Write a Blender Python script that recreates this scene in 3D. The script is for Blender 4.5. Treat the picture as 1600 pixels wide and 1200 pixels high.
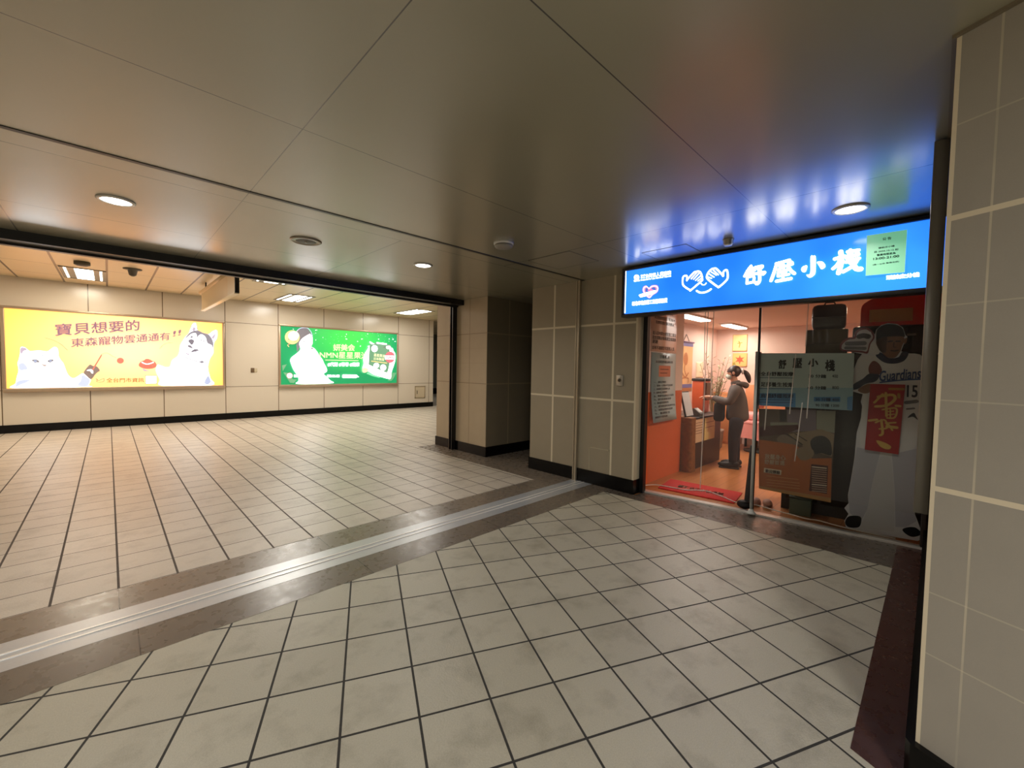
import bpy, bmesh, math, random
from mathutils import Vector, Matrix
from mathutils.geometry import tessellate_polygon
for _o in list(bpy.data.objects):
    bpy.data.objects.remove(_o)
scene = bpy.context.scene
COL = scene.collection

# ------------------------------------------------------------------ camera, world, exposure
# world frame: X runs along the floor track, Y towards the lit poster wall, Z up; metres
def setup_camera():
    cam = bpy.data.cameras.new('camera'); ob = bpy.data.objects.new('camera', cam); COL.objects.link(ob)
    yaw, pitch, roll = math.radians(45.714), math.radians(2.3755), math.radians(.9698)
    f = Vector((math.cos(pitch)*math.cos(yaw), math.cos(pitch)*math.sin(yaw), -math.sin(pitch)))
    r0 = f.cross(Vector((0, 0, 1))).normalized(); u0 = r0.cross(f)
    r = r0*math.cos(roll)+u0*math.sin(roll); u = -r0*math.sin(roll)+u0*math.cos(roll)
    m = Matrix((r, u, -f)).transposed().to_4x4(); m.translation = (0, 0, 1.5)
    ob.matrix_world = m
    cam.sensor_width = 36; cam.lens = 647.0/1600*36; cam.clip_start = .02; cam.clip_end = 100
    scene.camera = ob
setup_camera()
scene.view_settings.view_transform = 'Standard'; scene.view_settings.look = 'None'
scene.view_settings.gamma = 1; scene.view_settings.use_curve_mapping = False
scene.view_settings.exposure = 0.40
W = bpy.data.worlds.new('world'); scene.world = W; W.use_nodes = True
W.node_tree.nodes['Background'].inputs[0].default_value = (.9, .85, .75, 1)
W.node_tree.nodes['Background'].inputs[1].default_value = .02

def area_light(name, loc, sx, sy, power, color, rot=(0, 0, 0), shape='RECTANGLE', spread=180):
    l = bpy.data.lights.new(name, 'AREA'); l.shape = shape; l.size = sx; l.size_y = sy
    l.energy = power; l.color = color; l.spread = math.radians(spread)
    o = bpy.data.objects.new(name, l); COL.objects.link(o); o.location = loc; o.rotation_euler = rot
    return o
# unseen concourse behind the viewer: main lamp follows the column's floor shadow
area_light('unseen_concourse_light', (-1.5, -2.0, 2.60), 1.2, .35, 150, (1, .97, .93))
area_light('unseen_concourse_light', (-4.6, -1.2, 2.60), 1.2, .35, 36, (1, .96, .91))  # unseen lamp added as fill
area_light('unseen_concourse_light', (-4.6, 2.2, 2.60), 1.2, .35, 70, (1, .95, .89))  # second added fill, from the left
H = 2.643        # height of the low ceiling
HH = 3.13        # height of the far hall's ceiling

# ------------------------------------------------------------------ helpers
def lin(c):
    return c/12.92 if c <= .04045 else ((c+.055)/1.055)**2.4
def rgb(h):
    h = h.lstrip('#'); return tuple(lin(int(h[i:i+2], 16)/255) for i in (0, 2, 4))+(1,)
class NT:
    def __init__(s, name):
        s.m = bpy.data.materials.new(name); s.m.use_nodes = True; s.t = s.m.node_tree
        s.b = s.t.nodes['Principled BSDF']; s.out = s.t.nodes['Material Output']; s._xyz = None
    def n(s, typ, **kw):
        nd = s.t.nodes.new(typ)
        for k, v in kw.items(): setattr(nd, k, v)
        return nd
    def l(s, a, b): s.t.links.new(a, b)
    def put(s, sock, v):
        if hasattr(v, 'default_value') or isinstance(v, bpy.types.NodeSocket): s.l(v, sock)
        else: sock.default_value = v
    def math(s, op, a, b=None, c=None):
        nd = s.n('ShaderNodeMath', operation=op); s.put(nd.inputs[0], a)
        if b is not None: s.put(nd.inputs[1], b)
        if c is not None: s.put(nd.inputs[2], c)
        return nd.outputs[0]
    def pos(s):
        if not s._xyz:
            g = s.n('ShaderNodeNewGeometry'); x = s.n('ShaderNodeSeparateXYZ'); s.l(g.outputs['Position'], x.inputs[0])
            s._xyz = x.outputs; s._pos = g.outputs['Position']
        return s._xyz
    def mix(s, f, a, b):
        nd = s.n('ShaderNodeMix', data_type='RGBA'); s.put(nd.inputs['Factor'], f)
        s.put(nd.inputs[6], a); s.put(nd.inputs[7], b); return nd.outputs[2]
    def lines(s, coord, centres, w):
        r = None
        for c in centres:
            v = s.math('COMPARE', coord, c, w/2); r = v if r is None else s.math('MAXIMUM', r, v)
        return r
    def grid(s, coord, c0, p, w):
        f = s.math('FRACT', s.math('DIVIDE', s.math('SUBTRACT', coord, c0-p*1000+p/2), p))
        return s.math('LESS_THAN', s.math('ABSOLUTE', s.math('SUBTRACT', f, .5)), w/2/p)
    def noise(s, scale, detail=3, rough=.5, vec=None, off=None):
        s.pos(); nd = s.n('ShaderNodeTexNoise'); nd.inputs['Scale'].default_value = scale
        nd.inputs['Detail'].default_value = detail; nd.inputs['Roughness'].default_value = rough
        s.l(vec if vec is not None else s._pos, nd.inputs['Vector']); return nd.outputs['Fac']
    def ramp(s, v, a, b, lo=0., hi=1.):
        nd = s.n('ShaderNodeMapRange'); s.put(nd.inputs[0], v)
        for i, x in ((1, a), (2, b), (3, lo), (4, hi)): nd.inputs[i].default_value = x
        return nd.outputs[0]
    def bump(s, h, strength=.3, dist=.004):
        nd = s.n('ShaderNodeBump'); nd.inputs['Strength'].default_value = strength
        nd.inputs['Distance'].default_value = dist; s.put(nd.inputs['Height'], h)
        s.l(nd.outputs[0], s.b.inputs['Normal'])
    def base(s, v): s.put(s.b.inputs['Base Color'], v)
    def rough(s, v): s.put(s.b.inputs['Roughness'], v)
M = {}
def pm(name, col, rough=.5, metal=0., spec=.5, var=.0, vscale=20, bump=0., coat=0.):
    if name in M: return M[name]
    t = NT(name); c = rgb(col) if isinstance(col, str) else col
    if var or bump:
        nz = t.noise(vscale)
        if var:
            d = tuple(x*(1-var) for x in c[:3])+(1,); e = tuple(min(1, x*(1+var)) for x in c[:3])+(1,)
            t.base(t.mix(nz, d, e))
        else: t.base(c)
        if bump: t.bump(nz, bump)
    else: t.base(c)
    t.rough(rough); t.b.inputs['Metallic'].default_value = metal; t.b.inputs['Specular IOR Level'].default_value = spec
    t.b.inputs['Coat Weight'].default_value = coat
    M[name] = t.m; return t.m
def em(name, col, strength=1.0, base='#808080'):
    if name in M: return M[name]
    t = NT(name); t.base(rgb(base)); t.rough(.4)
    t.b.inputs['Emission Color'].default_value = rgb(col) if isinstance(col, str) else col; t.b.inputs['Emission Strength'].default_value = strength
    M[name] = t.m; return t.m

class MB:
    """collects faces, builds ONE mesh object"""
    def __init__(s): s.v = []; s.f = []; s.mi = []; s.mats = []; s.sm = []
    def mat(s, m):
        if m not in s.mats: s.mats.append(m)
        return s.mats.index(m)
    def add(s, vs, fs, m, smooth=False):
        o = len(s.v); k = s.mat(m); s.v += [tuple(v) for v in vs]
        for f in fs: s.f.append([i+o for i in f]); s.mi.append(k); s.sm.append(smooth)
        return s
    def box(s, a, b, m, fr=None):
        x0, y0, z0 = (min(a[i], b[i]) for i in range(3)); x1, y1, z1 = (max(a[i], b[i]) for i in range(3))
        vs = [(x0,y0,z0),(x1,y0,z0),(x1,y1,z0),(x0,y1,z0),(x0,y0,z1),(x1,y0,z1),(x1,y1,z1),(x0,y1,z1)]
        if fr: vs = [fr(*v) for v in vs]
        return s.add(vs, [(0,3,2,1),(4,5,6,7),(0,1,5,4),(1,2,6,5),(2,3,7,6),(3,0,4,7)], m)
    def bbox(s, a, b, m, bev=.01, fr=None, seg=2):
        bm = bmesh.new(); bmesh.ops.create_cube(bm, size=1)
        for v in bm.verts: v.co = Vector([(a[i]+b[i])/2+v.co[i]*abs(b[i]-a[i]) for i in range(3)])
        bmesh.ops.bevel(bm, geom=bm.edges[:], offset=bev, segments=seg, affect='EDGES', profile=.5)
        bm.verts.index_update()
        vs = [v.co.copy() for v in bm.verts]
        if fr: vs = [fr(*v) for v in vs]
        s.add(vs, [[v.index for v in f.verts] for f in bm.faces], m, True); bm.free(); return s
    def prism(s, poly, z0, z1, m, fr=None):
        n = len(poly); vs = [(x, y, z0) for x, y in poly]+[(x, y, z1) for x, y in poly]
        if fr: vs = [fr(*v) for v in vs]
        tri = tessellate_polygon([[Vector((x, y, 0)) for x, y in poly]])
        fs = [tuple(reversed(t)) for t in tri]+[tuple(i+n for i in t) for t in tri]
        fs += [(i, (i+1) % n, (i+1) % n+n, i+n) for i in range(n)]
        return s.add(vs, fs, m)
    def sheet(s, poly, m, fr):
        tri = tessellate_polygon([[Vector((x, y, 0)) for x, y in poly]])
        return s.add([fr(x, y) for x, y in poly], [tuple(t) for t in tri], m)
    def tube(s, pts, r, m, seg=8, cap=True):
        pts = [Vector(p) for p in pts]; rr = r if isinstance(r, (list, tuple)) else [r]*len(pts)
        vs = []; up = Vector((0, 0, 1)); prev = None
        for i, p in enumerate(pts):
            t = (pts[min(i+1, len(pts)-1)]-pts[max(i-1, 0)]).normalized()
            a = prev if prev is not None else (up if abs(t.z) < .9 else Vector((1, 0, 0)))
            b = t.cross(a).normalized(); a = b.cross(t).normalized(); prev = a
            for k in range(seg):
                q = 2*math.pi*k/seg; vs.append(p+(a*math.cos(q)+b*math.sin(q))*rr[i])
        fs = []
        for i in range(len(pts)-1):
            for k in range(seg):
                fs.append((i*seg+k, i*seg+(k+1) % seg, (i+1)*seg+(k+1) % seg, (i+1)*seg+k))
        if cap: fs += [tuple(range(seg))[::-1], tuple(range((len(pts)-1)*seg, len(pts)*seg))]
        return s.add(vs, fs, m, True)
    def lathe(s, prof, m, c=(0, 0, 0), seg=24, fr=None, flat=False):
        vs = []
        for r, z in prof:
            for k in range(seg):
                q = 2*math.pi*k/seg; v = (c[0]+r*math.cos(q), c[1]+r*math.sin(q), c[2]+z); vs.append(fr(*v) if fr else v)
        fs = []
        for i in range(len(prof)-1):
            for k in range(seg): fs.append((i*seg+k, i*seg+(k+1) % seg, (i+1)*seg+(k+1) % seg, (i+1)*seg+k))
        if prof[0][0] > 1e-5: fs.append(tuple(range(seg))[::-1])
        if prof[-1][0] > 1e-5: fs.append(tuple(range((len(prof)-1)*seg, len(prof)*seg)))
        return s.add(vs, fs, m, not flat)
    def ell(s, c, r, m, seg=16, rings=10, fr=None):
        prof = [(max(1e-6, math.sin(math.pi*i/rings)), -math.cos(math.pi*i/rings)) for i in range(rings+1)]
        g = lambda x, y, z: (fr or (lambda *a: a))(c[0]+x*r[0], c[1]+y*r[1], c[2]+z*r[2])
        return s.lathe(prof, m, seg=seg, fr=g)
    def build(s, name, parent=None, loc=None, **props):
        if parent is not None: w = wloc(parent)
        elif loc is not None: w = Vector(loc)
        else: w = Vector((0, 0, 0))
        me = bpy.data.meshes.new(name); me.from_pydata([tuple(Vector(v)-w) for v in s.v], [], s.f)
        for m in s.mats: me.materials.append(m)
        me.polygons.foreach_set('material_index', s.mi); me.polygons.foreach_set('use_smooth', s.sm)
        me.validate()
        if not props.pop('keep', False):
            bm = bmesh.new(); bm.from_mesh(me)
            bmesh.ops.recalc_face_normals(bm, faces=bm.faces); bm.to_mesh(me); bm.free()
        o = bpy.data.objects.new(name, me); COL.objects.link(o)
        if parent is not None: o.parent = parent
        else: o.location = w
        for k, v in props.items(): o[k] = v
        return o
def wloc(o):
    v = Vector(o.location)
    while o.parent: o = o.parent; v += Vector(o.location)
    return v
def thing(name, label, cat, loc, group=None):
    o = bpy.data.objects.new(name, None); COL.objects.link(o); o.location = loc; o.empty_display_size = .1
    o['label'] = label; o['category'] = cat; o['kind'] = 'thing'
    if group: o['group'] = group
    return o
def tag(o, label, cat, group=None):
    o['label'] = label; o['category'] = cat; o['kind'] = 'thing'
    if group: o['group'] = group
    return o
def struct(mb, name): return mb.build(name, kind='structure')
def copy_tree(o, parent=None):
    c = o.copy(); COL.objects.link(c)
    if parent: c.parent = parent
    for ch in o.children: copy_tree(ch, c)
    return c

def catmull(pts, n=5, closed=False):
    P = [Vector(p) for p in pts]; L = len(P); out = []
    for i in range(L if closed else L-1):
        g = (lambda k: P[k % L]) if closed else (lambda k: P[max(0, min(L-1, k))])
        a, b, c, d = g(i-1), g(i), g(i+1), g(i+2)
        for k in range(n):
            t = k/n
            out.append(.5*((2*b)+(c-a)*t+(2*a-5*b+4*c-d)*t*t+(3*b-a-3*c+d)*t**3))
    if not closed: out.append(P[-1])
    return out
_tc = {}
def text_verts(s):
    if s in _tc: return _tc[s]
    cu = bpy.data.curves.new('t', 'FONT'); cu.body = s; cu.resolution_u = 3
    ob = bpy.data.objects.new('t', cu); COL.objects.link(ob); bpy.context.view_layer.update()
    me = bpy.data.meshes.new_from_object(ob.evaluated_get(bpy.context.evaluated_depsgraph_get()))
    vs = [v.co.copy() for v in me.vertices]; fs = [tuple(p.vertices) for p in me.polygons]
    bpy.data.objects.remove(ob); bpy.data.curves.remove(cu); bpy.data.meshes.remove(me)
    x0 = min(v.x for v in vs); x1 = max(v.x for v in vs); y0 = min(v.y for v in vs); y1 = max(v.y for v in vs)
    asp = (x1-x0)/(y1-y0)
    vs = [((v.x-x0)/(x1-x0), (v.y-y0)/(y1-y0)) for v in vs]
    _tc[s] = (vs, fs, asp); return _tc[s]
def draw(mb, items, fr, mats, layer0=0, step=.0006):
    """printed shapes, strokes and lettering; fr(u, v, lift) puts board coordinates into the world"""
    for i, it in enumerate(items):
        h = layer0+step*(i+1); m = mats(it[1])
        if it[0] == 'P':
            pts = catmull(it[3], 4, True) if it[2] else [Vector(p) for p in it[3]]
            mb.sheet([(p.x, p.y) for p in pts], m, lambda x, y: fr(x, y, h))
        elif it[0] == 'S':
            w = it[2]/2; c = catmull([p+(0,) for p in it[3]], 5) if len(it[3]) > 2 else [Vector(p+(0,)) for p in it[3]]
            vs = []; n = len(c)
            for k, p in enumerate(c):
                t = (c[min(k+1, n-1)]-c[max(k-1, 0)]).normalized(); q = Vector((-t.y, t.x, 0))*w
                vs += [p+q, p-q]
            fs = [(2*k, 2*k+1, 2*k+3, 2*k+2) for k in range(n-1)]
            for e, sg in ((0, -1), (n-1, 1)):
                t = (c[min(e+1, n-1)]-c[max(e-1, 0)]).normalized()*sg; q = Vector((-t.y, t.x, 0))
                b = len(vs); vs += [c[e]+(q*math.cos(a)+t*math.sin(a))*w for a in [math.pi*j/6 for j in range(7)]]
                fs.append(tuple(range(b, b+7)))
            mb.add([fr(v.x, v.y, h) for v in vs], fs, m)
        else:
            vs, fs, asp = text_verts(it[3]); o, r, t = (Vector(p) for p in it[4]); b = it[2]*.8
            for dx, dy in (((-b, -b), (b, b), (b, -b), (-b, b)) if b else ((0, 0),)):   # heavier strokes
                mb.add([fr(*(o+(r-o)*(x+dx/asp)+(t-o)*(y+dy)), h) for x, y in vs], fs, m)
    return mb
ART = {
 'yellow_cat': [
  ('P','cat_white',1,((.109,.001),(.117,.101),(.134,.229),(.159,.358),(.15,.499),(.168,.589),(.185,.698),(.192,.807),(.215,.837),(.261,.817),(.315,.754),(.379,.763),(.465,.769),(.553,.757),(.607,.812),(.653,.854),(.693,.829),(.705,.763),(.708,.669),(.733,.589),(.769,.523),(.794,.429),(.82,.321),(.856,.239),(.916,.198),(.992,.253),(1.06,.301),(1.145,.21),(1.174,.154),(1.137,.043),(1.122,.009))),
  ('P','cat_lilac',1,((.192,.705),(.192,.794),(.215,.824),(.261,.81),(.277,.779),(.234,.751),(.212,.699))),
  ('P','cat_lilac',1,((.661,.834),(.688,.829),(.698,.796),(.679,.815))),
  ('P','cat_shade',1,((.162,.473),(.213,.513),(.254,.475),(.278,.397),(.235,.371),(.176,.371))),
  ('P','cat_shade',1,((.125,.114),(.189,.165),(.307,.163),(.229,.099),(.162,.062),(.118,.031))),
  ('P','cat_shade',1,((1.05,.266),(1.145,.189),(1.154,.127),(1.103,.016),(.969,.047),(1.019,.142))),
  ('P','ink',1,((.324,.567),(.367,.583),(.414,.579),(.442,.533),(.404,.527),(.378,.513),(.357,.548))),
  ('P','cat_eye',1,((.366,.568),(.396,.571),(.409,.549),(.383,.526),(.37,.542))),
  ('P','ink',1,((.549,.552),(.576,.583),(.616,.597),(.636,.571),(.602,.536),(.582,.53))),
  ('P','cat_eye',1,((.576,.566),(.603,.58),(.613,.567),(.597,.546),(.582,.546))),
  ('P','cat_nose',1,((.465,.517),(.49,.491),(.538,.476),(.522,.446),(.503,.441),(.473,.485))),
  ('S','ink',.01,((.294,.365),(.353,.351),(.396,.343),(.457,.362),(.511,.406),(.545,.384),(.567,.363))),
  ('S','cat_shade',.012,((.398,.653),(.423,.608))),
  ('S','cat_shade',.02,((.477,.682),(.498,.66))),
 ],
 'yellow_toy': [
  ('P','paw',1,((1.07,.308),(1.09,.377),(1.13,.447),(1.17,.496),(1.209,.468),(1.258,.462),(1.287,.434),(1.316,.364),(1.275,.322),(1.235,.266),(1.204,.203),(1.169,.175),(1.126,.224))),
  ('P','cat_white',1,((1.114,.363),(1.158,.391),(1.207,.378),(1.211,.308),(1.186,.308),(1.167,.35))),
  ('S','red',.022,((1.205,.378),(1.346,.703))),
  ('S','ink_thin',.006,((1.316,.649),(1.342,.712),(1.384,.744),(1.432,.756),(1.481,.728),(1.522,.684),(1.579,.656))),
  ('P','red',0,((1.705,.591),(1.701,.57),(1.692,.551),(1.678,.536),(1.66,.527),(1.641,.525),(1.623,.53),(1.607,.541),(1.596,.558),(1.59,.578),(1.59,.599),(1.597,.619),(1.609,.637),(1.625,.649),(1.643,.654),(1.662,.653),(1.679,.645),(1.693,.631),(1.702,.612))),
  ('S','ink_thin',.007,((.523,1.035),(.632,.996),(.742,.919),(.843,.789))),
  ('S','ink_thin',.006,((2.328,.885),(2.385,.971),(2.466,1.027),(2.564,1.043))),
 ],
 'yellow_bowl': [
  ('P','red',1,((1.951,.493),(1.991,.575),(2.047,.606),(2.075,.634),(2.114,.641),(2.159,.621),(2.193,.595),(2.238,.573),(2.269,.498),(2.236,.438),(2.156,.411),(2.077,.41),(2,.435))),
  ('S','cat_white',.02,((2.01,.561),(2.068,.525),(2.135,.526),(2.209,.562))),
  ('P','red_dark',0,((2.051,.495),(2.174,.497),(2.173,.444),(2.05,.443))),
  ('P','cat_lilac',1,((2.016,.416),(2.044,.406),(2.082,.381),(2.144,.366),(2.065,.354),(2.032,.376))),
 ],
 'yellow_dog': [
  ('P','cat_white',1,((2.374,.008),(2.324,.158),(2.263,.325),(2.259,.43),(2.289,.506),(2.352,.484),(2.445,.447),(2.516,.479),(2.554,.618),(2.652,.713),(2.696,.839),(2.71,.979),(2.766,1.106),(2.817,1.202),(2.88,1.292),(2.913,1.404),(2.945,1.509),(2.99,1.557),(3.028,1.532),(3.051,1.367),(3.16,1.312),(3.277,1.296),(3.357,1.374),(3.431,1.411),(3.464,1.357),(3.449,1.209),(3.387,1.092),(3.373,.978),(3.364,.815),(3.297,.684),(3.255,.505),(3.26,.359),(3.298,.181),(3.316,-.001))),
  ('P','dog_grey',1,((2.81,1.171),(2.88,1.285),(2.956,1.345),(3.051,1.372),(3.16,1.32),(3.27,1.287),(3.329,1.202),(3.367,1.091),(3.365,.88),(3.34,1.009),(3.248,1.069),(3.211,1.211),(3.133,1.278),(3.062,1.234),(3.043,1.177),(3.018,1.294),(2.93,1.28),(2.854,1.197),(2.829,1.172))),
  ('S','dog_grey',.01,((2.913,1.404),(2.945,1.509),(2.99,1.557),(3.028,1.532),(3.054,1.368))),
  ('S','dog_grey',.008,((3.277,1.296),(3.357,1.374),(3.431,1.411),(3.46,1.357),(3.449,1.209))),
  ('P','cat_lilac',1,((2.956,1.353),(2.957,1.416),(2.995,1.45),(3.007,1.38))),
  ('P','cat_lilac',1,((3.329,1.202),(3.383,1.286),(3.416,1.305),(3.382,1.189))),
  ('P','dog_ink',1,((2.865,1.104),(2.909,1.145),(2.966,1.133),(2.978,1.078),(2.933,1.005),(2.89,1.05))),
  ('P','dog_ink',1,((2.851,.993),(2.901,.996),(2.951,.935),(2.919,.926),(2.863,.955))),
  ('S','dog_ink',.01,((2.92,.957),(2.995,.897))),
  ('P','dog_ink',1,((2.912,.831),(2.988,.905),(3.078,.885),(3,.842))),
  ('S','dog_grey',.008,((2.825,.851),(2.868,.833),(2.925,.832))),
  ('P','dog_grey',1,((2.904,1.184),(2.923,1.225),(2.967,1.212),(2.941,1.179))),
  ('P','dog_grey',1,((3.103,1.128),(3.151,1.152),(3.186,1.11),(3.151,1.092))),
  ('P','cat_white',1,((3.125,1.126),(3.151,1.136),(3.164,1.112),(3.144,1.105))),
  ('P','cat_lilac',1,((2.806,.811),(2.899,.768),(2.867,.754),(2.812,.784))),
  ('S','dog_ink',.016,((2.792,.705),(2.885,.657),(2.985,.615),(3.113,.583),(3.217,.577))),
  ('P','dog_grey',0,((3.167,.592),(3.165,.583),(3.158,.574),(3.148,.567),(3.136,.563),(3.122,.562),(3.109,.564),(3.097,.569),(3.089,.577),(3.085,.586),(3.085,.595),(3.089,.604),(3.098,.612),(3.109,.617),(3.123,.62),(3.136,.619),(3.149,.616),(3.159,.61),(3.165,.601))),
  ('P','dog_blue',1,((3.172,.069),(3.226,.214),(3.265,.23),(3.304,.1),(3.277,.051),(3.237,.02))),
  ('S','cat_shade',.012,((2.502,.279),(2.53,.148),(2.583,.07))),
  ('S','cat_shade',.01,((3.15,.431),(3.228,.44),(3.248,.489))),
 ],
 'yellow_text': [
  ('T','plum',.022,'寶貝想要的',((.673,1.082),(1.978,1.291),(.67,1.327))),
  ('T','plum',.018,'東森寵物雲通通有',((.893,.854),(2.516,1.103),(.896,1.039))),
  ('T','plum',.03,'!!',((2.574,1.187),(2.716,1.232),(2.588,1.318))),
  ('T','brown',.02,'全台門市資訊',((1.414,.102),(2.034,.101),(1.416,.202))),
  ('S','brown',.01,((1.253,.192),(1.289,.146),(1.353,.181),(1.383,.191))),
  ('S','brown',.01,((1.277,.174),(1.267,.118),(1.364,.117),(1.378,.174))),
  ('P','brown',0,((2.061,.257),(2.268,.257),(2.265,.056),(2.058,.056))),
  ('P','cat_white',0,((2.072,.246),(2.259,.245),(2.256,.068),(2.069,.067))),
 ],
 'green_woman': [
  ('P','hair',1,((.421,.936),(.408,1.042),(.401,1.149),(.48,1.306),(.41,1.53),(.467,1.595),(.575,1.631),(.676,1.634),(.764,1.54),(.808,1.457),(.734,1.383),(.559,1.31),(.493,1.092))),
  ('P','cat_white',1,((.494,1.245),(.588,1.358),(.734,1.46),(.778,1.471),(.83,1.404),(.84,1.311),(.837,1.202),(.807,1.106),(.881,1.063),(.971,.956),(1.032,.847),(1.116,.739),(1.17,.612),(1.224,.517),(1.252,.42),(1.231,.364),(1.154,.308),(1.247,.211),(1.341,.114),(1.396,.024),(.439,.018),(.456,.107),(.447,.215),(.397,.308),(.327,.414),(.272,.551),(.238,.687),(.273,.779),(.4,.889),(.5,1),(.493,1.092),(.472,1.167))),
  ('S','cat_shade',.02,((.41,1.507),(.424,1.546),(.503,1.616),(.604,1.644),(.705,1.636),(.793,1.542),(.835,1.42))),
  ('S','hair',.02,((.566,1.234),(.602,1.248),(.631,1.243))),
  ('S','hair',.016,((.748,1.272),(.778,1.283),(.8,1.284))),
  ('P','hair',1,((.792,1.059),(.822,1.084),(.859,1.038),(.807,1.036))),
  ('S','red_dark',.012,((.74,.94),(.799,.856))),
  ('P','cat_shade',0,((.359,.537),(.358,.531),(.355,.526),(.351,.521),(.346,.519),(.34,.518),(.335,.52),(.33,.523),(.327,.528),(.325,.533),(.325,.539),(.327,.545),(.331,.55),(.335,.553),(.341,.555),(.346,.554),(.351,.552),(.355,.548),(.358,.543))),
  ('P','cat_shade',0,((.451,.55),(.45,.544),(.448,.539),(.443,.535),(.438,.532),(.433,.532),(.427,.533),(.422,.536),(.419,.541),(.417,.547),(.417,.553),(.419,.559),(.423,.564),(.427,.567),(.433,.568),(.438,.568),(.443,.566),(.448,.562),(.45,.556))),
  ('P','cat_shade',0,((.53,.555),(.529,.549),(.526,.543),(.522,.539),(.517,.537),(.511,.536),(.506,.537),(.501,.541),(.498,.545),(.496,.551),(.496,.557),(.498,.563),(.501,.568),(.506,.571),(.511,.573),(.517,.572),(.522,.57),(.526,.566),(.529,.561))),
  ('P','cat_shade',0,((.617,.559),(.616,.553),(.613,.548),(.609,.543),(.604,.541),(.598,.54),(.592,.542),(.588,.545),(.584,.55),(.582,.555),(.582,.562),(.584,.567),(.588,.572),(.593,.576),(.598,.577),(.604,.577),(.609,.574),(.613,.57),(.616,.565))),
  ('P','cat_shade',0,((.653,.479),(.652,.473),(.649,.467),(.645,.463),(.64,.461),(.634,.46),(.628,.461),(.624,.465),(.62,.47),(.618,.475),(.618,.481),(.62,.487),(.624,.492),(.629,.496),(.634,.497),(.64,.497),(.645,.494),(.649,.49),(.652,.485))),
  ('P','cat_shade',0,((.741,.492),(.74,.486),(.738,.481),(.733,.476),(.728,.474),(.722,.473),(.716,.475),(.712,.478),(.708,.483),(.706,.489),(.706,.495),(.708,.501),(.712,.506),(.717,.509),(.722,.511),(.728,.51),(.733,.508),(.738,.504),(.74,.498))),
 ],
 'green_bubble': [
  ('P','citrus',0,((.487,1.36),(.476,1.293),(.445,1.233),(.396,1.186),(.337,1.156),(.272,1.148),(.21,1.16),(.157,1.194),(.119,1.243),(.099,1.303),(.099,1.368),(.12,1.431),(.159,1.485),(.212,1.525),(.274,1.545),(.339,1.544),(.398,1.522),(.446,1.481),(.477,1.425))),
  ('P','cat_white',0,((.466,1.397),(.458,1.354),(.436,1.315),(.401,1.284),(.359,1.265),(.313,1.258),(.268,1.266),(.23,1.287),(.202,1.319),(.187,1.358),(.188,1.4),(.203,1.441),(.231,1.476),(.269,1.502),(.314,1.515),(.36,1.515),(.402,1.501),(.436,1.474),(.459,1.438))),
  ('S','citrus',.02,((.198,1.078),(.171,1.122),(.233,1.163))),
  ('S','red_dark',.018,((.177,1.13),(.226,1.163))),
  ('P','hair',0,((.213,1.287),(.212,1.282),(.209,1.278),(.205,1.274),(.2,1.272),(.195,1.271),(.189,1.272),(.185,1.274),(.182,1.278),(.18,1.283),(.18,1.288),(.182,1.292),(.185,1.296),(.19,1.299),(.195,1.301),(.2,1.301),(.205,1.299),(.209,1.296),(.212,1.292))),
  ('S','citrus_dark',.012,((.331,1.229),(.402,1.255),(.459,1.381))),
 ],
 'green_leaf': [
  ('P','leaf',0,((.057,.353),(.167,.338),(.305,.155),(.404,.146),(.333,.048),(.228,.052))),
  ('P','leaf',0,((.024,.547),(.147,.579),(.043,.383))),
  ('P','logo_red',0,((.3,.257),(.295,.23),(.282,.206),(.263,.187),(.238,.176),(.212,.174),(.186,.181),(.164,.196),(.148,.218),(.14,.244),(.14,.271),(.148,.297),(.165,.319),(.187,.334),(.213,.341),(.239,.338),(.263,.327),(.283,.309),(.296,.284))),
  ('P','cat_white',0,((.286,.257),(.282,.235),(.271,.214),(.255,.199),(.235,.19),(.213,.188),(.192,.194),(.173,.206),(.16,.224),(.153,.246),(.153,.269),(.16,.291),(.174,.309),(.192,.321),(.214,.327),(.236,.325),(.256,.316),(.272,.3),(.282,.28))),
  ('T','logo_red',.03,'妍',((.176,.214),(.262,.213),(.176,.3))),
 ],
 'green_text': [
  ('T','cream',.03,'妍美会',((1.437,1.01),(2.094,1.035),(1.438,1.211))),
  ('T','cream',.02,'NMN星星果',((1.039,.773),(2.289,.791),(1.04,.971))),
  ('T','cream',.02,'油',((2.302,.781),(2.501,.781),(2.302,1))),
  ('S','cream',.02,((1.201,.725),(2.211,.728))),
  ('T','cat_white',.03,'#代謝 #青春 #健康',((1.266,.538),(2.242,.551),(1.266,.659))),
  ('T','cat_white',.04,'0800-016-050',((1.247,.205),(1.618,.203),(1.247,.282))),
  ('P','cat_white',0,((1.709,.279),(1.729,.291),(2.146,.283),(2.185,.253),(2.238,.209),(2.173,.202),(2.134,.177),(1.729,.182),(1.704,.205))),
  ('P','cat_white',0,((.329,.288),(.44,.288),(.44,.211),(.329,.212))),
 ],
 'green_pouch': [
  ('P','cat_white',1,((2.351,.375),(2.343,.491),(2.381,.637),(2.373,.81),(2.44,.987),(2.531,1.136),(2.592,1.226),(3.307,1.2),(3.424,1.083),(3.495,.963),(3.484,.748),(3.427,.563),(3.361,.379),(3.329,.157),(3.255,.138),(2.971,.212),(2.718,.287),(2.533,.39),(2.426,.346))),
  ('P','citrus_pale',1,((2.351,.375),(2.343,.476),(2.441,.506),(2.532,.464),(2.517,.39),(2.426,.346))),
  ('P','pouch',0,((2.547,.61),(2.569,1.006),(2.584,1.27),(2.684,1.289),(2.808,1.34),(3.143,1.298),(3.274,1.282),(3.34,1.232),(3.274,1.138),(3.291,1.032),(3.277,.637),(3.229,.424),(3.188,.348),(2.97,.422),(2.748,.525))),
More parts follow.
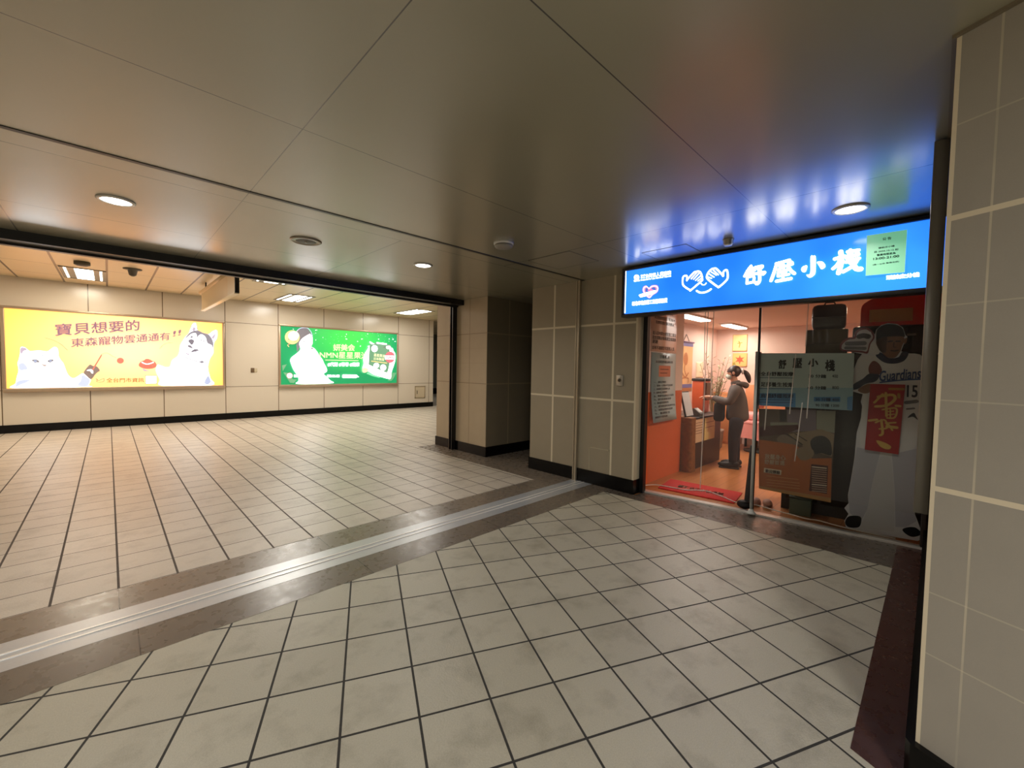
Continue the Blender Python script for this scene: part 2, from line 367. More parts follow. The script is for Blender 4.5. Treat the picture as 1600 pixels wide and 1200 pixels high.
  ('P','leaf_dark',0,((3.031,1.172),(3.111,1.251),(3.144,1.193),(3.136,1.155))),
  ('P','leaf_dark',0,((3.159,1.284),(3.274,1.282),(3.34,1.232),(3.307,1.23),(3.225,1.249))),
  ('P','cat_white',0,((3.319,1.197),(3.314,1.178),(3.301,1.161),(3.28,1.147),(3.254,1.139),(3.226,1.136),(3.199,1.139),(3.176,1.149),(3.159,1.163),(3.15,1.18),(3.15,1.199),(3.158,1.217),(3.176,1.233),(3.199,1.244),(3.226,1.25),(3.254,1.25),(3.28,1.244),(3.3,1.232),(3.314,1.216))),
  ('P','cat_white',0,((2.856,1.135),(2.85,1.098),(2.833,1.065),(2.807,1.039),(2.774,1.023),(2.738,1.018),(2.703,1.026),(2.673,1.045),(2.651,1.073),(2.64,1.108),(2.639,1.144),(2.651,1.179),(2.673,1.209),(2.702,1.231),(2.737,1.242),(2.773,1.24),(2.806,1.227),(2.833,1.203),(2.85,1.171))),
  ('P','cat_white',0,((2.909,.586),(2.903,.559),(2.888,.534),(2.864,.516),(2.835,.504),(2.803,.502),(2.772,.508),(2.745,.523),(2.726,.544),(2.715,.57),(2.715,.597),(2.725,.623),(2.745,.645),(2.772,.66),(2.802,.667),(2.834,.666),(2.864,.655),(2.888,.637),(2.903,.613))),
  ('P','cat_white',0,((3.156,.517),(3.151,.483),(3.134,.452),(3.108,.428),(3.076,.414),(3.041,.411),(3.007,.419),(2.978,.438),(2.957,.465),(2.945,.498),(2.945,.532),(2.956,.565),(2.978,.592),(3.007,.612),(3.04,.621),(3.075,.618),(3.107,.605),(3.133,.582),(3.15,.551))),
  ('T','cream',.03,'星星果油',((2.724,.879),(3.105,.852),(2.728,.975))),
  ('T','cream',.03,'日本製造',((2.724,.761),(3.081,.742),(2.729,.849))),
  ('S','citrus',.03,((2.647,.722),(3.178,.669))),
  ('S','cat_white',.05,((2.832,1.319),(3.151,1.298))),
  ('P','cat_white',0,((2.576,1.357),(2.622,1.345),(2.746,1.278),(2.653,1.266),(2.591,1.299))),
  ('P','logo_red',0,((3.479,.871),(3.469,.808),(3.44,.752),(3.395,.708),(3.339,.682),(3.278,.676),(3.219,.69),(3.169,.723),(3.132,.771),(3.112,.829),(3.112,.891),(3.131,.95),(3.167,1.001),(3.218,1.036),(3.276,1.054),(3.337,1.051),(3.393,1.028),(3.438,.987),(3.468,.932))),
  ('P','cat_white',0,((3.104,.92),(3.492,.92),(3.492,.791),(3.105,.792))),
  ('T','logo_red',.05,'NMN',((3.162,.809),(3.425,.808),(3.161,.899))),
  ('P','leaf',0,((3.378,.348),(3.529,.349),(3.429,.164),(3.346,.073),(3.198,.075),(3.329,.165))),
  ('P','mint',0,((2.472,.317),(2.533,.376),(2.718,.273),(2.971,.197),(2.891,.183),(2.656,.243))),
 ],
 'green_spark': [
  ('P','cat_white',0,((1.853,1.393),(1.852,1.389),(1.851,1.385),(1.848,1.381),(1.845,1.379),(1.841,1.379),(1.838,1.38),(1.835,1.382),(1.833,1.386),(1.832,1.39),(1.832,1.394),(1.833,1.399),(1.835,1.403),(1.838,1.405),(1.841,1.407),(1.845,1.406),(1.848,1.405),(1.851,1.402),(1.852,1.398))),
  ('P','mint',0,((3.133,1.4),(3.132,1.397),(3.131,1.395),(3.129,1.393),(3.126,1.391),(3.124,1.391),(3.121,1.391),(3.119,1.393),(3.117,1.395),(3.116,1.398),(3.116,1.4),(3.117,1.403),(3.119,1.405),(3.121,1.407),(3.124,1.408),(3.126,1.408),(3.129,1.407),(3.131,1.405),(3.132,1.403))),
  ('P','mint',0,((.267,1.503),(.267,1.499),(.265,1.496),(.263,1.493),(.261,1.492),(.258,1.491),(.255,1.492),(.253,1.494),(.251,1.496),(.25,1.5),(.25,1.503),(.251,1.507),(.253,1.51),(.255,1.512),(.258,1.513),(.261,1.513),(.263,1.511),(.265,1.509),(.267,1.506))),
  ('P','cat_white',0,((.955,1.596),(.954,1.592),(.952,1.589),(.95,1.586),(.946,1.585),(.943,1.584),(.939,1.585),(.936,1.586),(.934,1.589),(.933,1.592),(.933,1.596),(.934,1.599),(.936,1.602),(.939,1.604),(.943,1.606),(.946,1.606),(.95,1.604),(.952,1.602),(.954,1.599))),
  ('P','mint',0,((.186,1.265),(.186,1.262),(.185,1.26),(.183,1.258),(.18,1.257),(.177,1.256),(.175,1.257),(.173,1.258),(.171,1.26),(.17,1.263),(.17,1.265),(.171,1.268),(.173,1.27),(.175,1.271),(.178,1.272),(.18,1.272),(.183,1.271),(.185,1.27),(.186,1.267))),
  ('P','mint',0,((2.36,1.54),(2.359,1.538),(2.358,1.535),(2.355,1.533),(2.352,1.532),(2.349,1.532),(2.345,1.532),(2.342,1.533),(2.34,1.535),(2.339,1.538),(2.339,1.54),(2.34,1.543),(2.342,1.545),(2.345,1.546),(2.348,1.547),(2.352,1.547),(2.355,1.546),(2.358,1.545),(2.359,1.543))),
  ('P','cat_white',0,((1.829,1.466),(1.829,1.463),(1.827,1.46),(1.825,1.457),(1.823,1.456),(1.82,1.456),(1.818,1.456),(1.815,1.458),(1.814,1.46),(1.813,1.463),(1.813,1.466),(1.814,1.469),(1.815,1.472),(1.818,1.474),(1.82,1.475),(1.823,1.475),(1.825,1.473),(1.827,1.471),(1.829,1.469))),
  ('P','mint',0,((3.302,1.402),(3.301,1.398),(3.298,1.394),(3.294,1.391),(3.289,1.389),(3.283,1.388),(3.278,1.389),(3.273,1.391),(3.27,1.394),(3.268,1.398),(3.268,1.403),(3.27,1.407),(3.273,1.41),(3.278,1.413),(3.283,1.414),(3.289,1.414),(3.294,1.413),(3.298,1.41),(3.301,1.407))),
  ('P','mint',0,((3.158,1.556),(3.157,1.552),(3.156,1.548),(3.154,1.545),(3.152,1.543),(3.149,1.543),(3.146,1.544),(3.144,1.546),(3.143,1.549),(3.142,1.553),(3.142,1.557),(3.143,1.561),(3.144,1.565),(3.146,1.567),(3.149,1.568),(3.152,1.568),(3.154,1.567),(3.156,1.564),(3.157,1.56))),
  ('P','cat_white',0,((1.876,1.389),(1.876,1.386),(1.874,1.384),(1.872,1.382),(1.869,1.38),(1.866,1.38),(1.863,1.381),(1.86,1.382),(1.858,1.384),(1.857,1.386),(1.857,1.389),(1.858,1.392),(1.86,1.394),(1.863,1.395),(1.866,1.396),(1.869,1.396),(1.872,1.395),(1.874,1.394),(1.876,1.391))),
  ('P','mint',0,((1.363,1.238),(1.362,1.235),(1.361,1.232),(1.359,1.23),(1.357,1.228),(1.354,1.228),(1.351,1.229),(1.349,1.23),(1.347,1.233),(1.346,1.236),(1.346,1.239),(1.347,1.242),(1.349,1.245),(1.351,1.247),(1.354,1.248),(1.357,1.248),(1.359,1.247),(1.361,1.244),(1.362,1.242))),
  ('P','mint',0,((2.995,1.587),(2.995,1.584),(2.993,1.581),(2.99,1.579),(2.986,1.577),(2.982,1.577),(2.978,1.577),(2.974,1.579),(2.971,1.581),(2.97,1.584),(2.97,1.587),(2.971,1.59),(2.974,1.592),(2.978,1.594),(2.982,1.595),(2.986,1.595),(2.99,1.594),(2.993,1.592),(2.995,1.59))),
  ('P','cat_white',0,((.949,1.306),(.948,1.303),(.947,1.3),(.945,1.297),(.943,1.296),(.941,1.296),(.938,1.296),(.936,1.298),(.935,1.301),(.934,1.304),(.934,1.307),(.935,1.31),(.936,1.313),(.938,1.315),(.941,1.316),(.943,1.316),(.945,1.314),(.947,1.312),(.948,1.309))),
  ('P','mint',0,((1.624,1.313),(1.624,1.309),(1.622,1.305),(1.619,1.303),(1.615,1.301),(1.611,1.3),(1.607,1.301),(1.603,1.303),(1.601,1.306),(1.599,1.31),(1.599,1.314),(1.601,1.317),(1.603,1.321),(1.607,1.323),(1.611,1.324),(1.615,1.324),(1.619,1.323),(1.622,1.32),(1.624,1.317))),
  ('P','cat_white',0,((2.345,1.42),(2.345,1.416),(2.343,1.412),(2.341,1.409),(2.338,1.408),(2.334,1.407),(2.331,1.408),(2.328,1.41),(2.326,1.413),(2.325,1.417),(2.325,1.421),(2.326,1.425),(2.328,1.428),(2.331,1.43),(2.334,1.432),(2.338,1.431),(2.341,1.43),(2.343,1.427),(2.345,1.424))),
  ('P','mint',0,((1.147,1.22),(1.147,1.218),(1.145,1.216),(1.143,1.215),(1.14,1.214),(1.137,1.213),(1.134,1.214),(1.131,1.215),(1.129,1.216),(1.128,1.218),(1.128,1.221),(1.129,1.223),(1.131,1.224),(1.134,1.226),(1.137,1.226),(1.14,1.226),(1.143,1.226),(1.145,1.224),(1.147,1.222))),
  ('P','cat_white',0,((3.442,1.469),(3.441,1.465),(3.439,1.461),(3.435,1.457),(3.431,1.455),(3.426,1.455),(3.422,1.456),(3.418,1.458),(3.415,1.461),(3.414,1.465),(3.414,1.47),(3.415,1.474),(3.418,1.478),(3.422,1.48),(3.426,1.482),(3.431,1.482),(3.435,1.48),(3.439,1.477),(3.441,1.474))),
  ('P','mint',0,((1.594,1.388),(1.594,1.386),(1.592,1.384),(1.589,1.382),(1.586,1.381),(1.582,1.381),(1.579,1.381),(1.576,1.382),(1.573,1.384),(1.572,1.386),(1.572,1.388),(1.573,1.39),(1.576,1.392),(1.579,1.393),(1.582,1.394),(1.586,1.394),(1.589,1.393),(1.592,1.392),(1.594,1.39))),
  ('P','mint',0,((.326,1.508),(.326,1.506),(.325,1.504),(.323,1.502),(.322,1.501),(.32,1.501),(.318,1.501),(.316,1.503),(.315,1.504),(.314,1.506),(.314,1.508),(.315,1.511),(.316,1.512),(.318,1.514),(.32,1.514),(.322,1.514),(.323,1.514),(.325,1.512),(.326,1.51))),
  ('P','cat_white',0,((1.859,1.539),(1.858,1.534),(1.857,1.53),(1.855,1.527),(1.853,1.525),(1.85,1.524),(1.848,1.525),(1.845,1.527),(1.844,1.531),(1.843,1.536),(1.843,1.54),(1.844,1.545),(1.845,1.549),(1.848,1.551),(1.85,1.553),(1.853,1.553),(1.855,1.551),(1.857,1.548),(1.858,1.544))),
  ('P','mint',0,((2.317,1.214),(2.316,1.209),(2.315,1.205),(2.313,1.202),(2.31,1.2),(2.307,1.199),(2.304,1.2),(2.302,1.203),(2.3,1.206),(2.299,1.211),(2.299,1.216),(2.3,1.22),(2.302,1.224),(2.304,1.227),(2.307,1.228),(2.31,1.228),(2.313,1.226),(2.315,1.223),(2.316,1.219))),
  ('P','mint',0,((2.914,1.556),(2.913,1.552),(2.911,1.549),(2.907,1.546),(2.903,1.545),(2.899,1.544),(2.894,1.545),(2.89,1.546),(2.887,1.549),(2.886,1.552),(2.886,1.556),(2.887,1.559),(2.89,1.562),(2.894,1.565),(2.899,1.566),(2.903,1.566),(2.907,1.565),(2.911,1.562),(2.913,1.559))),
  ('P','cat_white',0,((2.927,1.452),(2.926,1.448),(2.924,1.444),(2.92,1.441),(2.915,1.439),(2.91,1.439),(2.905,1.439),(2.901,1.441),(2.897,1.444),(2.896,1.448),(2.896,1.452),(2.897,1.456),(2.901,1.459),(2.905,1.462),(2.91,1.463),(2.915,1.463),(2.92,1.462),(2.924,1.459),(2.926,1.456))),
  ('P','mint',0,((1.232,1.349),(1.232,1.346),(1.23,1.344),(1.228,1.342),(1.225,1.341),(1.221,1.34),(1.218,1.341),(1.215,1.342),(1.213,1.344),(1.212,1.346),(1.212,1.349),(1.213,1.351),(1.215,1.353),(1.218,1.355),(1.221,1.356),(1.225,1.356),(1.228,1.355),(1.23,1.353),(1.232,1.351))),
  ('P','cat_white',0,((3.446,1.48),(3.445,1.476),(3.442,1.473),(3.438,1.47),(3.434,1.468),(3.428,1.467),(3.423,1.468),(3.419,1.47),(3.415,1.473),(3.414,1.476),(3.414,1.48),(3.415,1.484),(3.419,1.487),(3.423,1.49),(3.428,1.491),(3.433,1.491),(3.438,1.49),(3.442,1.487),(3.445,1.484))),
  ('P','mint',0,((2.713,1.633),(2.712,1.629),(2.711,1.626),(2.708,1.623),(2.704,1.622),(2.701,1.621),(2.697,1.622),(2.694,1.623),(2.691,1.626),(2.69,1.629),(2.69,1.633),(2.691,1.636),(2.694,1.639),(2.697,1.641),(2.701,1.642),(2.704,1.642),(2.708,1.641),(2.711,1.639),(2.712,1.636))),
  ('P','mint',0,((1.39,1.431),(1.389,1.429),(1.388,1.426),(1.385,1.424),(1.382,1.423),(1.379,1.422),(1.376,1.423),(1.373,1.424),(1.371,1.426),(1.37,1.429),(1.37,1.432),(1.371,1.434),(1.373,1.437),(1.376,1.438),(1.379,1.439),(1.382,1.439),(1.385,1.438),(1.388,1.436),(1.389,1.434))),
  ('P','cat_white',0,((2.216,1.336),(2.215,1.332),(2.213,1.329),(2.209,1.327),(2.205,1.325),(2.2,1.325),(2.195,1.325),(2.191,1.327),(2.188,1.329),(2.186,1.333),(2.186,1.336),(2.188,1.339),(2.191,1.342),(2.195,1.344),(2.2,1.345),(2.205,1.345),(2.209,1.344),(2.213,1.342),(2.215,1.339))),
  ('P','mint',0,((.325,1.587),(.324,1.585),(.322,1.583),(.32,1.581),(.316,1.58),(.312,1.579),(.309,1.58),(.306,1.581),(.303,1.582),(.302,1.584),(.302,1.587),(.303,1.589),(.306,1.591),(.309,1.593),(.312,1.593),(.316,1.593),(.32,1.593),(.322,1.591),(.324,1.59))),
  ('P','mint',0,((.898,1.488),(.897,1.484),(.895,1.48),(.893,1.476),(.889,1.474),(.886,1.474),(.882,1.475),(.879,1.477),(.877,1.48),(.876,1.484),(.876,1.489),(.877,1.493),(.879,1.496),(.882,1.499),(.886,1.5),(.889,1.5),(.893,1.499),(.895,1.496),(.897,1.492))),
  ('P','cat_white',0,((1.148,1.394),(1.147,1.39),(1.146,1.387),(1.145,1.384),(1.142,1.382),(1.14,1.382),(1.138,1.383),(1.136,1.385),(1.135,1.388),(1.134,1.391),(1.134,1.395),(1.135,1.399),(1.136,1.402),(1.138,1.404),(1.14,1.405),(1.142,1.405),(1.145,1.404),(1.146,1.401),(1.147,1.398))),
  ('P','mint',0,((2.923,1.434),(2.922,1.431),(2.92,1.428),(2.917,1.425),(2.912,1.424),(2.908,1.423),(2.903,1.424),(2.899,1.425),(2.896,1.428),(2.895,1.431),(2.895,1.434),(2.896,1.437),(2.899,1.44),(2.903,1.442),(2.908,1.443),(2.912,1.443),(2.916,1.442),(2.92,1.44),(2.922,1.437))),
  ('P','mint',0,((2.484,1.537),(2.483,1.532),(2.481,1.528),(2.479,1.525),(2.476,1.522),(2.472,1.522),(2.469,1.523),(2.466,1.525),(2.464,1.529),(2.463,1.533),(2.463,1.538),(2.464,1.542),(2.466,1.546),(2.469,1.549),(2.472,1.55),(2.476,1.55),(2.479,1.548),(2.481,1.545),(2.483,1.541))),
  ('P','mint',0,((3.07,1.357),(3.07,1.352),(3.068,1.348),(3.066,1.345),(3.063,1.343),(3.06,1.342),(3.057,1.343),(3.054,1.346),(3.052,1.349),(3.051,1.354),(3.051,1.358),(3.052,1.363),(3.054,1.366),(3.057,1.369),(3.06,1.371),(3.063,1.37),(3.066,1.369),(3.068,1.366),(3.07,1.361))),
  ('P','mint',0,((3.416,1.519),(3.415,1.515),(3.413,1.512),(3.409,1.509),(3.405,1.507),(3.4,1.506),(3.395,1.507),(3.391,1.509),(3.388,1.512),(3.387,1.515),(3.387,1.519),(3.388,1.522),(3.391,1.525),(3.395,1.528),(3.4,1.529),(3.405,1.529),(3.409,1.528),(3.413,1.525),(3.415,1.522))),
  ('P','cat_white',0,((.977,1.603),(.977,1.6),(.976,1.598),(.974,1.596),(.972,1.595),(.97,1.595),(.968,1.595),(.966,1.596),(.965,1.598),(.964,1.601),(.964,1.603),(.965,1.606),(.966,1.608),(.968,1.609),(.97,1.61),(.972,1.61),(.974,1.609),(.976,1.608),(.977,1.605))),
  ('P','mint',0,((2.886,1.635),(2.885,1.632),(2.883,1.629),(2.879,1.627),(2.874,1.625),(2.869,1.625),(2.865,1.625),(2.86,1.627),(2.857,1.629),(2.856,1.632),(2.856,1.635),(2.857,1.638),(2.86,1.64),(2.865,1.642),(2.869,1.644),(2.874,1.644),(2.879,1.643),(2.883,1.641),(2.885,1.638))),
  ('P','mint',0,((.952,1.323),(.952,1.319),(.951,1.315),(.949,1.312),(.947,1.31),(.945,1.31),(.943,1.311),(.941,1.313),(.94,1.316),(.939,1.32),(.939,1.324),(.94,1.328),(.941,1.332),(.943,1.334),(.945,1.335),(.947,1.335),(.949,1.333),(.951,1.331),(.952,1.327))),
  ('P','cat_white',0,((1.8,1.098),(1.799,1.096),(1.797,1.093),(1.794,1.091),(1.79,1.09),(1.786,1.089),(1.781,1.09),(1.778,1.091),(1.775,1.093),(1.774,1.096),(1.774,1.098),(1.775,1.101),(1.778,1.103),(1.781,1.105),(1.786,1.106),(1.79,1.106),(1.794,1.105),(1.797,1.103),(1.799,1.101))),
  ('P','mint',0,((3.419,1.464),(3.418,1.459),(3.415,1.455),(3.411,1.452),(3.406,1.45),(3.4,1.449),(3.395,1.45),(3.39,1.452),(3.387,1.456),(3.385,1.46),(3.385,1.464),(3.387,1.468),(3.39,1.472),(3.395,1.475),(3.4,1.476),(3.406,1.476),(3.411,1.475),(3.415,1.472),(3.418,1.468))),
  ('P','mint',0,((2.913,1.351),(2.913,1.349),(2.912,1.347),(2.91,1.345),(2.908,1.344),(2.905,1.344),(2.903,1.344),(2.901,1.345),(2.899,1.347),(2.898,1.349),(2.898,1.351),(2.899,1.354),(2.901,1.356),(2.903,1.357),(2.905,1.358),(2.908,1.358),(2.91,1.357),(2.912,1.355),(2.913,1.353))),
  ('P','cat_white',0,((2.541,1.596),(2.54,1.591),(2.539,1.587),(2.537,1.583),(2.535,1.581),(2.532,1.58),(2.529,1.581),(2.527,1.584),(2.525,1.588),(2.525,1.592),(2.525,1.597),(2.525,1.602),(2.527,1.606),(2.529,1.609),(2.532,1.611),(2.535,1.61),(2.537,1.608),(2.539,1.605),(2.54,1.601))),
  ('P','mint',0,((1.69,1.194),(1.689,1.192),(1.687,1.19),(1.684,1.188),(1.68,1.187),(1.676,1.187),(1.672,1.187),(1.668,1.188),(1.665,1.19),(1.664,1.192),(1.664,1.194),(1.665,1.196),(1.668,1.198),(1.672,1.199),(1.676,1.2),(1.68,1.2),(1.684,1.199),(1.687,1.198),(1.689,1.196))),
  ('P','mint',0,((1.603,1.456),(1.602,1.452),(1.601,1.449),(1.6,1.446),(1.598,1.445),(1.595,1.444),(1.593,1.445),(1.591,1.447),(1.59,1.45),(1.589,1.453),(1.589,1.456),(1.59,1.46),(1.591,1.463),(1.593,1.465),(1.595,1.466),(1.598,1.466),(1.6,1.464),(1.601,1.462),(1.602,1.459))),
  ('P','cat_white',0,((.336,1.578),(.335,1.575),(.334,1.573),(.333,1.57),(.331,1.569),(.329,1.569),(.326,1.569),(.325,1.571),(.323,1.573),(.323,1.576),(.323,1.579),(.323,1.582),(.325,1.584),(.327,1.586),(.329,1.587),(.331,1.587),(.333,1.586),(.334,1.584),(.335,1.581))),
  ('P','mint',0,((1.669,1.217),(1.669,1.214),(1.667,1.21),(1.665,1.207),(1.662,1.206),(1.659,1.205),(1.656,1.206),(1.654,1.208),(1.652,1.211),(1.651,1.214),(1.651,1.218),(1.652,1.222),(1.654,1.225),(1.656,1.227),(1.659,1.228),(1.662,1.228),(1.665,1.227),(1.667,1.224),(1.669,1.221))),
  ('P','cat_white',0,((.942,1.512),(.941,1.51),(.94,1.507),(.938,1.505),(.936,1.504),(.934,1.504),(.931,1.504),(.929,1.506),(.928,1.508),(.927,1.51),(.927,1.513),(.928,1.515),(.929,1.517),(.931,1.519),(.934,1.52),(.936,1.519),(.938,1.519),(.94,1.517),(.941,1.515))),
  ('P','mint',0,((1.604,1.533),(1.604,1.531),(1.603,1.529),(1.601,1.528),(1.6,1.527),(1.598,1.527),(1.596,1.527),(1.594,1.528),(1.593,1.53),(1.592,1.531),(1.592,1.534),(1.593,1.536),(1.594,1.537),(1.596,1.539),(1.598,1.539),(1.6,1.539),(1.601,1.538),(1.603,1.537),(1.604,1.535))),
  ('P','mint',0,((1.55,1.511),(1.55,1.508),(1.548,1.504),(1.545,1.502),(1.541,1.5),(1.537,1.499),(1.532,1.5),(1.529,1.502),(1.526,1.505),(1.525,1.508),(1.525,1.511),(1.526,1.515),(1.529,1.518),(1.532,1.52),(1.537,1.521),(1.541,1.521),(1.545,1.52),(1.548,1.518),(1.55,1.515))),
  ('P','cat_white',0,((2.366,1.422),(2.365,1.42),(2.364,1.418),(2.361,1.416),(2.358,1.415),(2.355,1.414),(2.351,1.415),(2.349,1.416),(2.347,1.417),(2.346,1.42),(2.346,1.422),(2.347,1.424),(2.349,1.426),(2.351,1.427),(2.355,1.428),(2.358,1.428),(2.361,1.427),(2.364,1.426),(2.365,1.424))),
  ('P','mint',0,((1.471,1.335),(1.47,1.333),(1.469,1.33),(1.467,1.328),(1.465,1.327),(1.463,1.327),(1.461,1.327),(1.459,1.329),(1.457,1.331),(1.456,1.333),(1.456,1.336),(1.457,1.338),(1.459,1.341),(1.461,1.342),(1.463,1.343),(1.465,1.343),(1.467,1.342),(1.469,1.34),(1.47,1.338))),
  ('P','mint',0,((2.816,1.24),(2.816,1.237),(2.814,1.234),(2.812,1.231),(2.809,1.23),(2.806,1.23),(2.803,1.23),(2.8,1.232),(2.798,1.235),(2.797,1.238),(2.797,1.241),(2.798,1.244),(2.8,1.247),(2.803,1.249),(2.806,1.25),(2.809,1.25),(2.812,1.249),(2.814,1.247),(2.816,1.244))),
  ('P','cat_white',0,((3.297,1.477),(3.296,1.473),(3.294,1.47),(3.291,1.467),(3.286,1.465),(3.282,1.465),(3.277,1.465),(3.273,1.467),(3.27,1.47),(3.269,1.474),(3.269,1.478),(3.27,1.481),(3.273,1.485),(3.277,1.487),(3.281,1.488),(3.286,1.488),(3.291,1.487),(3.294,1.485),(3.296,1.481))),
  ('P','mint',0,((2.062,1.525),(2.062,1.522),(2.061,1.519),(2.059,1.517),(2.057,1.515),(2.055,1.515),(2.053,1.516),(2.051,1.517),(2.049,1.52),(2.049,1.523),(2.049,1.526),(2.049,1.529),(2.051,1.532),(2.053,1.534),(2.055,1.535),(2.057,1.535),(2.059,1.534),(2.061,1.531),(2.062,1.529))),
  ('P','mint',0,((.128,1.428),(.128,1.425),(.127,1.423),(.126,1.421),(.124,1.42),(.122,1.419),(.12,1.42),(.119,1.421),(.118,1.423),(.117,1.425),(.117,1.428),(.118,1.431),(.119,1.433),(.12,1.434),(.122,1.435),(.124,1.435),(.126,1.434),(.127,1.432),(.128,1.43))),
  ('P','cat_white',0,((3.513,1.405),(3.512,1.401),(3.51,1.398),(3.505,1.395),(3.5,1.393),(3.494,1.393),(3.489,1.393),(3.484,1.395),(3.48,1.398),(3.478,1.401),(3.478,1.405),(3.48,1.409),(3.484,1.412),(3.489,1.414),(3.494,1.415),(3.5,1.415),(3.505,1.414),(3.509,1.412),(3.512,1.409))),
  ('P','mint',0,((2.521,1.503),(2.521,1.5),(2.518,1.498),(2.515,1.496),(2.51,1.494),(2.505,1.494),(2.501,1.494),(2.497,1.495),(2.494,1.497),(2.492,1.5),(2.492,1.502),(2.494,1.505),(2.497,1.507),(2.501,1.509),(2.505,1.51),(2.51,1.51),(2.515,1.509),(2.518,1.507),(2.521,1.505))),
  ('P','mint',0,((2.867,1.121),(2.867,1.116),(2.865,1.112),(2.864,1.109),(2.861,1.107),(2.859,1.106),(2.857,1.107),(2.855,1.11),(2.853,1.114),(2.852,1.118),(2.852,1.123),(2.853,1.127),(2.855,1.131),(2.857,1.134),(2.859,1.135),(2.861,1.135),(2.864,1.133),(2.865,1.13),(2.867,1.126))),
  ('P','cat_white',0,((2.298,1.19),(2.298,1.185),(2.296,1.182),(2.293,1.178),(2.29,1.177),(2.287,1.176),(2.283,1.177),(2.28,1.179),(2.278,1.183),(2.277,1.187),(2.277,1.191),(2.278,1.195),(2.28,1.199),(2.283,1.201),(2.287,1.202),(2.29,1.202),(2.293,1.201),(2.296,1.198),(2.298,1.194))),
  ('P','mint',0,((1.709,1.462),(1.709,1.459),(1.706,1.457),(1.703,1.454),(1.699,1.453),(1.694,1.452),(1.69,1.453),(1.686,1.454),(1.683,1.456),(1.682,1.459),(1.682,1.462),(1.683,1.465),(1.686,1.468),(1.69,1.47),(1.694,1.471),(1.699,1.471),(1.703,1.47),(1.706,1.468),(1.709,1.465))),
  ('P','cat_white',0,((.284,1.432),(.284,1.429),(.282,1.427),(.28,1.424),(.277,1.423),(.273,1.423),(.27,1.423),(.267,1.424),(.265,1.427),(.264,1.429),(.264,1.432),(.265,1.435),(.267,1.438),(.27,1.439),(.273,1.44),(.277,1.44),(.28,1.439),(.282,1.438),(.284,1.435))),
 ],
 'sign_text': [
  ('S','white',.013,((.001,.483),(.004,.02))),
  ('P','white',0,((.171,.391),(.17,.381),(.165,.373),(.157,.368),(.147,.365),(.137,.366),(.126,.37),(.117,.376),(.11,.385),(.106,.395),(.105,.405),(.109,.414),(.115,.421),(.124,.425),(.135,.426),(.146,.423),(.156,.418),(.164,.41),(.169,.401))),
  ('S','skyline',.006,((.123,.387),(.145,.4),(.151,.409))),
  ('S','skyline',.005,((.128,.402),(.136,.396),(.152,.39))),
  ('T','white',.02,'社團',((.186,.401),(.24,.399),(.186,.416))),
  ('T','white',.02,'法人',((.187,.376),(.241,.375),(.187,.394))),
  ('T','white',.02,'台灣盲人重建院',((.248,.373),(.53,.37),(.246,.415))),
  ('T','white',.03,'Taiwan Institute for the Blind of Taiwan',((.105,.351),(.531,.348),(.104,.368))),
  ('T','white',.04,'新北市政府勞工局輔導設置',((.096,.088),(.499,.086),(.095,.133))),
  ('T','white',.05,'頭前庄分棧',((2.205,.086),(2.381,.085),(2.204,.116))),
 ],
 'sign_heart': [
  ('P','pink',1,((.287,.266),(.253,.293),(.221,.282),(.212,.244),(.237,.198),(.295,.149),(.335,.179),(.384,.203),(.398,.239),(.387,.274),(.35,.286),(.314,.284))),
  ('P','white',1,((.289,.257),(.258,.285),(.228,.275),(.222,.242),(.244,.203),(.295,.157),(.333,.186),(.376,.208),(.392,.24),(.38,.268),(.35,.279),(.314,.275))),
  ('P','pink',1,((.289,.251),(.263,.277),(.235,.268),(.229,.241),(.249,.205),(.295,.164),(.333,.192),(.369,.213),(.386,.241),(.373,.263),(.351,.272),(.316,.268))),
  ('P','blue',1,((.295,.239),(.263,.264),(.248,.253),(.251,.227),(.272,.21),(.325,.223),(.365,.23),(.36,.254),(.333,.262))),
  ('P','pink',1,((.271,.237),(.296,.253),(.324,.246),(.345,.229),(.325,.226),(.297,.226))),
  ('P','white',1,((.183,.203),(.352,.228),(.364,.205),(.335,.192),(.262,.178),(.196,.172),(.184,.182))),
 ],
 'sign_hands': [
  ('S','white',.016,((.697,.291),(.762,.353),(.786,.361),(.817,.357),(.837,.33),(.849,.282),(.84,.26),(.741,.185),(.732,.186),(.662,.243),(.655,.313),(.668,.335),(.695,.331),(.697,.287))),
  ('S','white',.01,((.794,.352),(.741,.297))),
  ('S','white',.01,((.814,.338),(.765,.289))),
  ('S','white',.01,((.834,.315),(.785,.275))),
  ('S','white',.01,((.844,.29),(.809,.266))),
  ('S','white',.016,((1.043,.283),(.983,.354),(.964,.365),(.935,.362),(.906,.336),(.892,.295),(.912,.261),(1,.183),(1.011,.183),(1.08,.246),(1.079,.317),(1.066,.334),(1.045,.322),(1.042,.281))),
  ('S','white',.01,((.95,.352),(.999,.299))),
  ('S','white',.01,((.928,.34),(.981,.298))),
  ('S','white',.01,((.91,.323),(.96,.282))),
  ('S','white',.01,((.899,.294),(.938,.273))),
  ('S','white',.009,((.841,.236),(.856,.222),(.876,.221),(.889,.234))),
  ('S','white',.016,((.8,.17),(.836,.148),(.878,.146),(.916,.157),(.936,.17))),
 ],
 'sign_title': [
  ('S','white',.021,((1.279,.338),(1.257,.31),(1.227,.253))),
  ('S','white',.018,((1.279,.335),(1.299,.309),(1.312,.293))),
  ('S','white',.016,((1.246,.3),(1.294,.304))),
  ('S','white',.018,((1.267,.314),(1.27,.256))),
  ('S','white',.016,((1.239,.283),(1.299,.286))),
  ('S','white',.024,((1.232,.255),(1.308,.265))),
  ('S','white',.021,((1.251,.241),(1.251,.183))),
